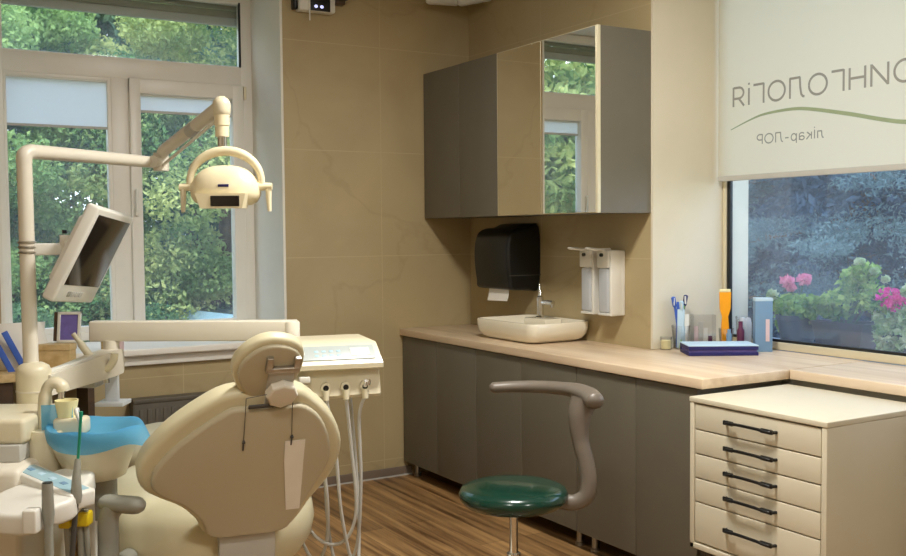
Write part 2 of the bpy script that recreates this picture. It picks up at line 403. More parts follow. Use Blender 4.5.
# grey roller shutter half way down outside the top light
sh = thing('roller_shutter', 'grey roller shutter lowered over the very top of the back window', 'shutter', (1.33, 5.86, 2.73))
b = MB()
for k in range(5): b.box((.63, 5.852, 2.765+k*.045), (2.05, 5.872, 2.807+k*.045), .006)
obj('slat_curtain', b, M['shutter'], sh); obj('end_bar', MB().box((.63, 5.848, 2.715), (2.05, 5.876, 2.765), .006), M['lgrey'], sh)
for x0, x1, z0, z1, lb in ((.702, 1.224, 2.06, 2.332, 'white pleated blind pulled partly down on the left pane of the back window'), (1.397, 1.934, 2.165, 2.27, 'short white blind at the top of the narrow opening sash behind the lamp')):
    t = thing('pane_blind', lb, 'blind', ((x0+x1)/2, 5.79, z0))
    obj('fabric', MB().box((x0, 5.7885, z0+.012), (x1, 5.7905, z1-.004)), M['blindw'], t, smooth=False)
    obj('bottom_rail', MB().box((x0, 5.784, z0), (x1, 5.794, z0+.014), .002), M['lgrey'], t)
    obj('cassette', MB().box((x0, 5.78, z1-.012), (x1, 5.7955, z1), .002), M['white'], t)

# window on the right wall
w2 = bpy.data.objects.new('window_2', None); C.objects.link(w2); w2.location = (3.79, 2.54, .9); w2['kind'] = 'structure'
b = MB(); b.box((3.762, RY-.035, .895), (3.802, RY-.011, 2.915), .004).box((3.762, RY0+.012, .895), (3.802, RY0+.04, 2.915), .004).box((3.762, RY0+.012, .895), (3.802, RY-.011, .932), .004).box((3.762, RY0+.012, 2.88), (3.802, RY-.011, 2.915), .004)
obj('window_frame', b, M['alu'], w2)
b = MB(); b.box((3.770, RY-.054, .932), (3.792, RY-.035, 2.885), .002).box((3.770, RY0+.04, .932), (3.792, RY0+.05, 2.885), .002).box((3.770, RY0+.04, .932), (3.792, RY-.035, .945), .002).box((3.770, RY0+.04, 2.87), (3.792, RY-.035, 2.88), .002)
obj('gasket', b, M['gasket'], w2)
obj('pane', MB().box((3.780, RY0+.04, .93), (3.786, RY-.04, 2.88)), M['glassB'], w2, smooth=False)
struct('trim_4', MB().box((3.806, RY0-.2, .80), (4.42, RY-.012, .862)).box((3.95, RY-.2, .80), (4.42, RY+.5, .862)), M['ledge'], smooth=False)

# roller blind with the printed name, seen from its back
bl = thing('roller_blind', 'large cream roller blind with mirrored grey lettering over the right window', 'blind', (3.72, 2.55, 1.71))
obj('fabric', MB().box((3.7195, RY0+.04, 1.735), (3.7215, 3.612, 2.86)), M['blindB'], bl, smooth=False)
obj('bottom_bar', MB().box((3.713, RY0+.04, 1.712), (3.727, 3.612, 1.738), .003), M['lgrey'], bl)
obj('roller_tube', MB().tube([(3.735, RY0+.03, 2.88), (3.735, 3.62, 2.88)], .028, 20), M['white'], bl)
def arc(cx, cy, rx, ry, a0, a1, n=14): return [(cx+rx*math.cos(math.radians(a0+(a1-a0)*k/n)), cy+ry*math.sin(math.radians(a0+(a1-a0)*k/n))) for k in range(n+1)]
GL = {  # width, strokes (upper-case letters have height 1)
 'О': (.86, [arc(.43, .5, .40, .48, 0, 360, 28)]), 'Т': (.66, [[(0, .97), (.66, .97)], [(.33, 0), (.33, .97)]]),
 'Л': (.72, [[(.68, 0), (.68, 1)], [(.70, .97), (.20, .97)], [(.22, .97), (.20, .5), (.15, .15), (.08, .04), (0, .02)]]),
 'А': (.74, [[(0, 0), (.37, 1)], [(.37, 1), (.74, 0)], [(.13, .32), (.61, .32)]]),
 'Р': (.58, [[(.04, 0), (.04, 1)], [(.04, .97), (.30, .97)], arc(.30, .69, .25, .28, 90, -90), [(.30, .41), (.04, .41)]]),
 'И': (.74, [[(.04, 0), (.04, 1)], [(.70, 0), (.70, 1)], [(.04, .03), (.70, .97)]]),
 'Н': (.72, [[(.04, 0), (.04, 1)], [(.68, 0), (.68, 1)], [(.04, .51), (.68, .51)]]),
 'Г': (.56, [[(.04, 0), (.04, 1)], [(.04, .97), (.56, .97)]]), 'і': (.12, [[(.06, 0), (.06, .86)], [(.06, 1.03), (.06, 1.13)]]),
 'Я': (.62, [[(.58, 0), (.58, 1)], [(.58, .97), (.30, .97)], arc(.30, .69, .25, .28, 90, 270), [(.30, .41), (.58, .41)], [(.30, .41), (.02, 0)]]),
 'л': (.56, [[(.52, 0), (.52, .7)], [(.54, .68), (.16, .68)], [(.18, .68), (.15, .2), (.08, .03), (0, .02)]]),
 'к': (.48, [[(.04, 0), (.04, .7)], [(.06, .36), (.44, .70)], [(.16, .42), (.48, 0)]]),
 'а': (.52, [arc(.24, .5, .22, .2, 150, 0), [(.46, .5), (.46, 0)], arc(.24, .2, .21, .19, 0, 360, 20)]),
 'р': (.54, [[(.04, -.25), (.04, .7)], arc(.28, .35, .23, .34, 0, 360, 22)]), '-': (.40, [[(.04, .36), (.36, .36)]]), ' ': (.3, [])}
def text_mesh(st, cap, y_right, z0, width, w):
    tot = sum(GL[c][0]+.17 for c in st)-.17; k = width/tot; x = 0; q = MB(); j = 0
    for c in st:
        for pl in GL[c][1]:
            q.tube([(3.7186-.00009*(j % 5), y_right-width+(x+p_[0])*k, z0+p_[1]*cap) for p_ in pl], w, 6, .04, up=(1, 0, 0)); j += 1
        x += GL[c][0]+.17
    return q
obj('lettering', text_mesh('ОИНГОЛОГіЯ', .094, 3.517, 2.073, .99, .0056), M['ink'], bl, smooth=False)
obj('lettering', text_mesh('лікар-ЛОР', .046, 3.363, 1.879, .385, .0030), M['ink'], bl, smooth=False)
wp = [(3.529, 1.963, .002), (3.407, 2.000, .004), (3.315, 2.019, .0055), (3.167, 2.025, .007), (3.055, 2.014, .008), (2.843, 1.969, .009), (2.694, 1.932, .009), (2.573, 1.908, .009), (2.4, 1.895, .008), (2.2, 1.90, .006), (2.0, 1.92, .003)]
sp = spline([(p[0], p[1], p[2]) for p in wp], 6)
b = MB(); b.loft([[(3.7185, p[0], p[1]-p[2]), (3.7185, p[0], p[1]+p[2]), (3.7192, p[0], p[1]+p[2]), (3.7192, p[0], p[1]-p[2])] for p in sp])
obj('wave_line', b, M['inkg'], bl)

# ------------------------------------------------------------------ worktop and cabinets
ZT = .893
wt = MB(); wt.box((2.79, 2.79, ZT-.04), (3.2965, YA-.003, ZT), .003).box((3.29, 2.79, ZT-.038), (3.761, RY-.012, ZT), .0)
single('worktop', wt, M['counter'], 'light oak worktop running from the back corner to the blue book', 'worktop', (3.05, 4.0, ZT-.04))
single('sill_board', MB().box((3.283, RY0+.012, ZT-.04), (3.761, 2.787, ZT-.0005), .003), M['sillwood'], 'light oak sill board under the right window behind the drawer unit', 'windowsill', (3.5, 2.1, ZT-.04))
for y1, ym, y0, lbl in ((5.285, 4.88, 4.46, 'grey double base cabinet in the far corner under the worktop'), (4.458, 4.04, 3.597, 'grey double base cabinet in the middle of the row, behind the stool arm'), (3.595, 3.19, 2.83, 'grey double base cabinet next to the white drawer unit')):
    t = thing('base_cabinet', lbl, 'cabinet', (3.05, (y0+y1)/2, 0), 'grey base cabinets under the worktop')
    obj('carcass', MB().box((2.826, y0+.001, .092), (3.285, y1-.001, ZT-.041)), M['cab'], t, smooth=False)
    for a, c in ((ym, y1), (y0, ym)): obj('door', MB().box((2.806, a+.0018, .088), (2.8255, c-.0018, ZT-.046), .0015), M['cab'], t)
    for x in (2.87, 3.22):
        for y in (y0+.055, y1-.055):
            obj('leg', MB().lathe((x, y, 0), [(.022, 0), (.022, .012), (.016, .016), (.016, .0915)], 16), M['steel'], t)
def wall_cabinet(lbl, y0, y1, ym, mir):
    t = thing('hanging_cabinet', lbl, 'cabinet', (3.13, (y0+y1)/2, 1.556), None)
    obj('carcass', MB().box((2.99, y0+.001, 1.556), (XB-.001, y1-.001, 2.426)), M['cab'], t, smooth=False)
    for a, c in ((y0, ym), (ym, y1)):
        d = obj('door', MB().box((2.969, a+.0015, 1.556), (2.989, c-.0015, 2.426), .001), M['alu'] if mir else M['cab'], t)
        if mir:
            obj('mirror', MB().box((2.9665, a+.012 if a == y0 else a+.003, 1.560), (2.9688, c-.010 if c == y1 else c-.003, 2.422)), M['mirror'], d, smooth=False)
wall_cabinet('plain grey wall cabinet in the far corner', 4.4865, 5.29, 4.883, False)
wall_cabinet('wall cabinet with mirrored doors reflecting the window', 3.64, 4.4855, 4.085, True)

# ------------------------------------------------------------------ drawer unit on legs
t = thing('drawer_unit', 'white five-drawer unit with black handles in front of the worktop', 'drawer unit', (2.99, 2.46, 0))
ux0, ux1, uy0, uy1, uz0, uz1 = 2.718, 3.268, 2.153, 2.782, .252, .835
b = MB(); b.box((ux0, uy1-.022, uz0), (ux1, uy1, uz1-.0205), .003).box((ux0, uy0, uz0), (ux1, uy0+.022, uz1-.0205), .003).box((ux0, uy0, uz0), (ux1, uy1, uz0+.022), .003).box((ux1-.015, uy0+.01, uz0+.01), (ux1, uy1-.01, uz1-.021)).box((ux0+.03, uy0+.01, uz0+.01), (ux0+.034, uy1-.01, uz1-.021))
obj('carcass', b, M['drawer'], t)
obj('top', MB().box((ux0-.002, uy0-.002, uz1-.02), (ux1+.002, uy1+.002, uz1), .003), M['drawer'], t)
zz = [.811, .712, .619, .526, .434, .279]
for i in range(5):
    z1, z0 = zz[i], zz[i+1]
    d = obj('drawer', MB().box((ux0+.003, uy0+.026, z0+.003), (ux0+.028, uy1-.026, z1-.002), .002), M['drawer'], t)
    ym = (uy0+uy1)/2; zh = (z0+z1)/2+(.006 if i < 4 else .012)
    hp = [(ux0+.004, ym+.128, zh), (ux0-.016, ym+.118, zh), (ux0-.024, ym+.09, zh), (ux0-.026, ym+.05, zh), (ux0-.026, ym-.05, zh), (ux0-.024, ym-.09, zh), (ux0-.016, ym-.118, zh), (ux0+.004, ym-.128, zh)]
    hp = [(p[0], ym+(p[1]-ym)*.9+.012, p[2]-.006*math.sin(min(1, abs(p[1]-ym)/.118)*PI/2)**2+.004) for p in hp]
    obj('handle', MB().tube(spline(hp, 4), .0058, 10).box((ux0-.022, ym+.080, zh-.0095), (ux0-.012, ym+.126, zh+.0075), .003).box((ux0-.022, ym-.102, zh-.0095), (ux0-.012, ym-.050, zh+.0075), .003), M['black'], d)
for x in (ux0+.05, ux1-.05):
    for y in (uy0+.05, uy1-.05):
        l = obj('leg', MB().tube([(x, y, .06), (x, y, uz0)], .016, 14), M['dgrey'], t)
        obj('caster', MB().tube([(x, y-.012, .03), (x, y+.012, .03)], .03, 18), M['rubber'], l)

# ------------------------------------------------------------------ things on the worktop
# vessel sink with tap
sx0, sx1, sy0, sy1 = 2.905, 3.296, 4.085, 4.635
t = thing('vessel_sink', 'ivory rectangular countertop washbasin below the black towel dispenser', 'sink', (3.1, 4.36, ZT))
def rr(cx, cy, hx, hy, r, z, n=6):
    out = []
    for sx, sy, a0 in ((1, 1, 0), (-1, 1, 90), (-1, -1, 180), (1, -1, 270)):
        for k in range(n+1):
            a = math.radians(a0+90*k/n); out.append((cx+sx*(hx-r)+r*math.cos(a), cy+sy*(hy-r)+r*math.sin(a), z))
    return out
cxs, cys, hx, hy = (sx0+sx1)/2, (sy0+sy1)/2, (sx1-sx0)/2, (sy1-sy0)/2
prof = [(.052, .078, 0), (.036, .055, .004), (.018, .030, .018), (.006, .010, .042), (.001, .002, .07), (0, 0, .100), (.003, .003, .106), (.010, .010, .106), (.014, .014, .1), (.018, .018, .075), (.034, .034, .045), (.07, .07, .032)]
obj('basin', MB().loft([rr(cxs, cys, hx-p[0], hy-p[1], .05, ZT+p[2]) for p in prof]), M['ceramic'], t, ang=60)
obj('ledge', MB().box((3.16, 4.32, ZT+.06), (3.272, 4.52, ZT+.104), .008), M['ceramic'], t)
obj('drain', MB().lathe((3.06, 4.36, ZT+.033), [(.024, 0), (.024, .003), (.018, .005)], 20), M['chrome'], t)
fx, fy = 3.205, 4.425; fz = ZT+.104
t = thing('basin_tap', 'chrome single-lever tap on the ivory sink', 'tap', (fx, fy, fz))
obj('body', MB().lathe((fx, fy, fz), [(.027, 0), (.027, .006), (.021, .01), (.021, .10), (.019, .115), (.012, .12)], 22), M['chrome'], t)
obj('spout', MB().tube([(fx+.003, fy-.012, fz+.085), (fx+.012, fy-.05, fz+.087), (fx+.018, fy-.095, fz+.085)], [.013, .0135, .0145], 14).lathe((fx+.017, fy-.088, fz+.062), [(.009, 0), (.009, .02)], 12), M['chrome'], t)
obj('lever', MB().tube([(fx, fy, fz+.112), (fx+.002, fy+.004, fz+.15), (fx+.004, fy+.008, fz+.185)], [.013, .010, .007], 12), M['chrome'], t)
# towel dispenser
t = thing('towel_dispenser', 'black rounded paper towel dispenser on the tiled wall above the sink', 'dispenser', (3.29, 4.72, 1.14))
pr = [(3.10, 1.15), (3.085, 1.20), (3.072, 1.30), (3.075, 1.40), (3.095, 1.46), (3.14, 1.488), (3.20, 1.494), (3.297, 1.494), (3.297, 1.165), (3.22, 1.145)]
fr = frame((0, 4.548, 0), (1, 0, 0), (0, 0, 1), (0, 1, 0))
obj('housing', MB().prism([tuple(p[:2]) for p in spline([(q[0], q[1], 0) for q in pr], 4, True)], fr, 0, .352, .02, .02), M['blackm'], t)
obj('lid_badge', MB().box((3.0735, 4.77, 1.30), (3.0765, 4.82, 1.312), .001), M['dgrey'], t)
obj('cover_seam', MB().box((3.09, 4.56, 1.225), (3.3, 4.5472, 1.229)), M['dgrey'], t)
single('paper_towel', MB().loft([[(3.122, 4.60, 1.185), (3.122, 4.80, 1.185), (3.1235, 4.80, 1.185), (3.1235, 4.60, 1.185)], [(3.112, 4.60, 1.11), (3.112, 4.80, 1.11), (3.1135, 4.80, 1.11), (3.1135, 4.60, 1.11)], [(3.104, 4.602, 1.083), (3.102, 4.798, 1.078), (3.1035, 4.798, 1.078), (3.1055, 4.602, 1.083)]]), M['paper'], 'white paper towel end hanging from the black dispenser', 'paper towel', (3.11, 4.71, 1.08))
# two soap dispensers
for y0, lbl, lv in ((3.97, 'white elbow soap dispenser nearer the sink, left of its twin', .0), (3.83, 'white elbow soap dispenser nearer the window, right of its twin', .0)):
    t = thing('soap_dispenser', lbl, 'soap dispenser', (3.29, y0+.05, 1.04), 'elbow soap dispensers on the tiled wall')
    obj('back_plate', MB().box((3.272, y0, 1.045), (3.301, y0+.10, 1.372), .006).box((3.205, y0-.002, 1.05), (3.275, y0+.012, 1.372), .004).box((3.205, y0, 1.045), (3.275, y0+.1, 1.058), .004), M['white'], t)
    hd = obj('pump_head', MB().box((3.196, y0+.008, 1.285), (3.275, y0+.1, 1.375), .008), M['white'], t)
    obj('nozzle', MB().tube([(3.197, y0+.055, 1.35), (3.185, y0+.055, 1.35)], .009, 12), M['black'], hd)
    obj('elbow_lever', MB().tube(spline([(3.24, y0+.05, 1.378), (3.17, y0+.055, 1.378), (3.10, y0+.07, 1.386)], 5), [.012]*10+[.006], 10, .6), M['white'], t)
    obj('bottle', MB().box((3.202, y0+.016, 1.0595), (3.268, y0+.094, 1.284), .012), M['frost'], t)
    obj('pump_rod', MB().tube([(3.235, y0+.055, 1.09), (3.235, y0+.055, 1.285)], .005, 8), M['lgrey'], t)
# crowded corner by the window
def cup(x, y, r0, r1, h, lbl, m='clear', cat='cup', name='clear_cup'):
    return single(name, MB().lathe((x, y, ZT), [(r0, 0), (r1, h), (r1-.002, h), (r0-.002, .004)], 24), M[m], lbl, cat, (x, y, ZT))
t = thing('candle_glass', 'small glass with pale yellow wax beside the tall brush tumbler', 'candle', (3.352, 3.592, ZT))
obj('glass', MB().lathe((3.352, 3.592, ZT), [(.028, 0), (.030, .062), (.028, .062), (.026, .004)], 20), M['clear'], t)
obj('wax', MB().lathe((3.352, 3.592, ZT+.005), [(.0255, 0), (.027, .04)], 20), M['wax'], t)
cup(3.432, 3.575, .036, .046, .115, 'tall clear tumbler of toothbrushes at the corner of the recess', name='clear_tumbler', cat='tumbler')
def brush(px, py, tx, ty, h, m, lbl, z=.006):
    p = V((px, py, ZT+z)); q = V((tx, ty, ZT+h)); d = (q-p)
    t = thing('toothbrush', lbl, 'toothbrush', p, 'toothbrushes in the tall tumbler')
    obj('handle', MB().tube([p, p+d*.45, p+d*.78], [.006, .008, .005], 10), M[m], t)
    obj('brush_head', MB().tube([p+d*.78, p+d*.82, p+d*.98, q], [.005, .010, .011, .006], 10), M[m], t)
    s = V((-.6, -.8, 0)); obj('bristles', MB().box(tuple(p+d*.83+s*.004+V((-.007, -.007, 0))), tuple(p+d*.98+s*.018+V((.007, .007, 0))), .002), M['white'], t)
brush(3.442, 3.58, 3.395, 3.59, .255, 'bluep', 'blue toothbrush leaning furthest left in the tall tumbler')
brush(3.42, 3.565, 3.436, 3.568, .215, 'lime', 'lime green toothbrush in the middle of the tall tumbler')
brush(3.425, 3.585, 3.466, 3.575, .262, 'navy', 'dark blue toothbrush leaning right in the tall tumbler')
brush(3.440, 3.560, 3.412, 3.552, .236, 'lblue', 'pale blue toothbrush at the front of the tall tumbler')
for k, (dx, dy, tz, mm, lbl) in enumerate(((-.012, -.006, .19, 'lblue', 'pale blue paper packet among the toothbrushes in the tall tumbler'), (.014, -.010, .165, 'white', 'white paper packet at the right in the tall tumbler'), (.0, .014, .225, 'bluep', 'tall blue paper packet at the back of the tall tumbler'))):
    fq = frame((3.432+dx, 3.572+dy, ZT+.006), RH, (FH+UP*.08).normalized(), (UP-FH*.08).normalized())
    single('paper_packet', MB().box((-.017, -.002, 0), (.017, .002, tz), .001, fq).box((-.014, -.0028, tz*.55), (.014, -.0018, tz*.8), 0, fq), M[mm], lbl, 'packet', (3.432+dx, 3.572+dy, ZT+.006), 'packets in the tall tumbler')
t = thing('acrylic_box', 'clear acrylic box of small sachets behind the left end of the blue book', 'box', (3.535, 3.53, ZT))
bx = MB()
fr = frame((3.535, 3.53, ZT), RH, FH, UP)
for a, c in (((-.055, -.035, 0), (.055, .035, .004)), ((-.055, -.035, 0), (.055, -.032, .165)), ((-.055, .032, 0), (.055, .035, .165)), ((-.055, -.035, 0), (-.052, .035, .165)), ((.052, -.035, 0), (.055, .035, .165))): bx.box(a, c, 0, fr)
obj('box_walls', bx, M['clear'], t, smooth=False)
for k, (mm, h) in enumerate((('pink', .11), ('lgrey', .13), ('white', .10), ('plum', .06))):
    x = -.038+k*.025
    single('sachet', MB().box((x-.010, -.02+.008*k, .006), (x+.010, -.016+.008*k, h), .001, fr), M[mm], ['pale pink sachet in the clear acrylic box', 'grey sachet in the clear acrylic box', 'white sachet in the clear acrylic box', 'short plum sachet in the clear acrylic box'][k], 'sachet', fr @ V((x, -.018+.008*k, .006)), 'sachets in the acrylic box')
cup(3.615, 3.455, .030, .037, .10, 'clear cup holding the orange packet', cat='cup')
q = MB(); fr = frame((3.612, 3.46, ZT+.005), RH, FH, UP)
q.loft([[fr @ V((sx*w_, y, z)) for sx, y in ((-1, -.004), (1, -.004), (1, .004), (-1, .004))] for w_, z in ((.016, 0), (.018, .10), (.014, .15), (.026, .19), (.028, .27), (.024, .275))])
t = thing('orange_packet', 'tall orange packet standing in a clear cup', 'packet', (3.612, 3.46, ZT+.005))
obj('wrapper', q, M['orange'], t); obj('cap', MB().box((-.026, -.006, .27), (.026, .006, .285), .003, fr), M['wax'], t)
single('turquoise_tube', MB().lathe((3.582, 3.405, ZT), [(.012, 0), (.013, .075), (.008, .085), (.008, .10)], 16), M['steelblue'], 'small blue-green tube standing left of the plum bottle', 'tube', (3.582, 3.405, ZT))
single('plum_bottle', MB().lathe((3.655, 3.40, ZT), [(.017, 0), (.018, .09), (.010, .105), (.010, .135)], 18), M['plum'], 'slim plum bottle below the orange packet', 'bottle', (3.655, 3.40, ZT))
cup(3.715, 3.425, .040, .048, .155, 'large clear cup by the window, right of the plum bottle')
for k, (dx, dy, h, mm) in enumerate(((-.012, .004, .15, 'paper'), (.012, -.006, .17, 'lgrey'), (.0, .014, .13, 'lblue'))):
    single('swab_bundle', MB().sell(frame((3.715+dx, 3.425+dy, ZT+.08), RH, FH, UP), .018, .012, .07, .6, .8, 12, 8), M['frost'] if k != 2 else M[mm], ['white wrapped swab bundle in the large clear cup', 'grey wrapped swab bundle in the large clear cup', 'pale blue wrapped swab bundle in the large clear cup'][k], 'packet', (3.715+dx, 3.425+dy, ZT+.01), 'wrapped bundles in the large cup')
fr = frame((3.44, 3.335, ZT), RH, FH, UP)
t = thing('book', 'navy blue book lying flat with pale cover on the worktop', 'book', (3.44, 3.335, ZT))
obj('cover', MB().box((-.16, -.09, 0), (.16, .09, .016), .002, fr).box((-.16, .075, 0), (.16, .09, .044), .002, fr).box((-.16, -.09, .026), (.16, .09, .043), .002, fr), M['navy'], t)
obj('pages', MB().box((-.155, -.082, .016), (.155, .074, .026), 0, fr), M['violet'], t)
obj('jacket', MB().box((-.161, -.089, .0435), (.161, .091, .048), .001, fr), M['lblue'], t)
fr = frame((3.668, 3.275, ZT), RH, FH, UP)
t = thing('toothpaste_carton', 'upright steel-blue carton standing right of the navy book', 'carton', (3.668, 3.275, ZT))
obj('carton_body', MB().box((-.041, -.02, 0), (.041, .02, .248), .002, fr), M['steelblue'], t)
obj('carton_lid', MB().box((-.042, -.021, .24), (.042, .021, .256), .002, fr), M['lblue'], t)
obj('printed_stripe', MB().box((.008, -.0215, .05), (.026, -.0205, .155), 0, fr), M['pink'], t)

# ------------------------------------------------------------------ green stool
sx, sy, sz = 2.02, 2.96, .55
t = thing('saddle_stool', 'round dark green stool with grey wrap-around arm rest', 'stool', (sx, sy, 0))
obj('seat', MB().lathe((sx, sy, sz-.075), [(.12, 0), (.175, .006), (.196, .028), (.199, .045), (.19, .063), (.165, .073), (.11, .079), (.05, .081), (.01, .0815)], 48), M['green'], t, ang=70)
obj('seat_pan', MB().lathe((sx, sy, sz-.10), [(.05, 0), (.11, .012), (.15, .026)], 30), M['dgrey'], t)
obj('gas_lift', MB().tube([(sx, sy, .14), (sx, sy, sz-.09)], .016, 18).tube([(sx, sy, .10), (sx, sy, .30)], .026, 18), M['chrome'], t)
ang0 = math.atan2(RH.y, RH.x)
def polar(a, r, z): a = ang0+math.radians(a); return V((sx+math.cos(a)*r, sy+math.sin(a)*r, z))
post = [polar(-6, .17, sz-.055), polar(-6, .22, sz-.06), polar(-6, .262, sz-.035), polar(-5, .272, sz+.02), polar(-3, .262, sz+.09), polar(0, .243, sz+.17), polar(2, .243, sz+.25), polar(4, .262, sz+.305)]
post = spline(post, 5)
b = MB(); np_ = len(post); b.tube(post, [.022+.003*(i/np_)+.016*max(0, i/np_-.68)/.32 for i in range(np_)], 14, 1.3, up=(0, 0, 1)); obj('arm_post', b, M['stoolg'], t, ang=70)
arm = spline([polar(-10, .295, sz+.312), polar(4, .278, sz+.322), polar(30, .265, sz+.325), polar(60, .265, sz+.322), polar(85, .270, sz+.318), polar(103, .280, sz+.314)], 7)
n = len(arm)
obj('arm_rest', MB().tube([arm[0]-(arm[1]-arm[0]).normalized()*.012]+arm+[arm[-1]+(arm[-1]-arm[-2]).normalized()*.012], [.012]+[.034+.006*math.sin(min(1, i/(n*.45))*PI) - .010*i/n for i in range(n)]+[.012], 14, .85), M['stoolg'], t, ang=70)
obj('base_hub', MB().lathe((sx, sy, .075), [(.045, 0), (.045, .05), (.03, .06)], 20), M['dgrey'], t)
for k in range(5):
    a = 2*PI*k/5+.3; d = V((math.cos(a), math.sin(a), 0)); p = V((sx, sy, .10))
    l = obj('base_leg', MB().tube([p+d*.03, p+d*.15-UP*.012, p+d*.29-UP*.03], [.022, .019, .014], 10, .8), M['chrome'], t)
    e = p+d*.275; s = V((-d.y, d.x, 0))
    obj('caster', MB().tube([V((e.x, e.y, .027))-s*.02, V((e.x, e.y, .027))+s*.02], .027, 16).tube([V((e.x, e.y, .04)), V((e.x, e.y, .075))], .006, 8), M['rubber'], l)

# ------------------------------------------------------------------ dental chair (seen from behind)
P0 = V((.979, 2.878, .789)); cw = V((.990268, -.139173, 0)); cu = V((-.063183, -.449572, .891007)); cn = V((-.124004, -.882335, -.45399))
fw_, rt_ = V((.139173, .990268, 0)), cw
FB = frame(P0, cw, cu, cn)       # third axis points to the rear
t = thing('dental_chair', 'cream dental chair with back and headrest seen from behind', 'dental chair', (1.05, 3.35, 0))
out = [(-.305, -.036), (-.302, .018), (-.272, .075), (-.219, .140), (-.138, .206), (-.061, .248), (.055, .256), (.151, .243), (.201, .206), (.258, .143), (.298, .062), (.306, -.018), (.282, -.100), (.227, -.190), (.190, -.262), (.150, -.295), (.02, -.296), (-.090, -.288), (-.128, -.222), (-.178, -.162), (-.238, -.122), (-.285, -.084)]
sm = [tuple(p[:2]) for p in spline([(q[0], q[1], 0) for q in out], 3, True)]
bkr = obj('backrest', MB().prism(sm, FB, -.07, .006, .026, .022, 6), M['vinyl'], t, ang=60)
cc = (.015, -.04)
shl = [(-.268, -.045), (-.256, .013), (-.189, .099), (-.080, .186), (-.03, .206), (.06, .196), (.125, .204), (.171, .196), (.223, .144), (.259, .055), (.262, -.032), (.225, -.120), (.178, -.235), (.140, -.285), (.02, -.288), (-.082, -.278), (-.118, -.205), (-.17, -.142), (-.225, -.105), (-.255, -.078)]
shl = [tuple(p[:2]) for p in spline([(q[0], q[1], 0) for q in shl], 3, True)]
obj('back_shell', MB().prism(shl, FB, .0, .024, 0, .012, 4), M['shell'], bkr, ang=60)
# headrest
hc = V((.045, .335)); fh = frame(FB @ V((.045, .325, .0)), cw, (cu*.985+cn*.17).normalized(), (cn*.985-cu*.17).normalized())
hpts = [(-.101, .0), (-.085, .07), (-.03, .118), (.03, .122), (.085, .095), (.104, .045), (.098, -.02), (.075, -.07), (.01, -.115), (-.06, -.092)]
hs = [tuple(p[:2]) for p in spline([(q[0], q[1], 0) for q in hpts], 4, True)]
hd = obj('headrest', MB().prism(hs, fh, -.036, .008, .016, .014, 6), M['vinyl'], t, ang=60)
obj('headrest_shell', MB().prism([(p[0]*.87+.002, p[1]*.87-.002) for p in hs], fh, 0, .020, 0, .008), M['shell'], hd, ang=60)
b = MB(); b.box((-.012, .015, .018), (.008, .072, .034), .003, fh).box((.068, .012, .018), (.088, .068, .034), .003, fh).box((-.010, .015, .020), (.086, .034, .036), .005, fh)
obj('headrest_bracket', b, M['steel'], hd)
b = MB(); b.box((.0, -.12, .012), (.075, .015, .028), .004, fh); obj('headrest_post', b, M['lgrey'], hd)
kn = []
for k in range(24):
    a = 2*PI*k/24; r = .044*(1+.06*math.cos(8*a)); kn.append((.043+r*math.cos(a), -.062+r*math.sin(a)))
obj('locking_knob', MB().prism(kn, fh, .026, .056, 0, .008), M['beige'], hd)
obj('headrest_slot', MB().box((-.005, .208, .022), (.07, .222, .030), .004, FB), M['dgrey'], bkr)
# hinge strip, seat, leg rest, base
hb = FB @ V((.035, -.27, -.01)); b = MB(); b.loft([[hb+cw*x+fw_*(y+o_)+UP*z for x, y in ((-.088, 0), (.088, 0), (.088, .04), (-.088, .04))] for z, o_ in ((.03, 0), (-.06, .0), (-.20, .02), (-.30, .05))]); obj('hinge_cover', b, M['lgrey'], t, ang=60)
SC = V((.975, 2.86, 0))
sc = [(-.20, .40, .05), (-.10, .30, .62)]
def oval(cen, hw, hl, zc, e=.55, n=40):
    o_ = []
    for k in range(n):
        a = 2*PI*k/n; ca, sa_ = math.cos(a), math.sin(a)
        o_.append(cen+rt_*hw*math.copysign(abs(ca)**e, ca)+fw_*hl*math.copysign(abs(sa_)**e, sa_)+UP*zc)
    return o_
ctr = SC+rt_*(-.03)+fw_*.60
rings = []
for hw, hl, z in ((.26, .34, .36), (.32, .38, .38), (.355, .405, .43), (.368, .415, .49), (.36, .41, .545), (.335, .385, .59), (.27, .33, .617), (.17, .25, .627), (.05, .1, .627)): rings.append(oval(ctr, hw, hl, z, .72))
obj('seat', MB().loft(rings), M['vinyl'], t, ang=70)
c2 = SC+fw_*1.42
rings = [oval(c2, hw, hl, z, .6) for hw, hl, z in ((.16, .44, .47), (.22, .47, .485), (.235, .48, .53), (.22, .47, .575), (.15, .4, .595))]
obj('leg_rest', MB().loft(rings), M['vinyl'], t, ang=70)
c3 = SC+fw_*.5
obj('pedestal', MB().loft([oval(c3, hw, hl, z, .5) for hw, hl, z in ((.17, .25, .05), (.16, .24, .20), (.15, .22, .42))]), M['beige'], t)
obj('base_plate', MB().loft([oval(c3, hw, hl, z, .5) for hw, hl, z in ((.30, .48, 0), (.30, .48, .03), (.26, .44, .06))]), M['beige'], t)
b = MB(); b.tube(spline([(.70, 3.16, .46), (.606, 2.977, .50), (.603, 2.976, .58), (.605, 2.976, .65), (.622, 2.964, .688)], 5), [.030]*20+[.026], 14)
ar = obj('armrest_post', b, M['grey'], t, ang=70)
obj('armrest_pad', MB().capsule((.606, 2.985, .688), (.664, 2.90, .693), .030, 16, .85), M['grey'], ar, ang=70)

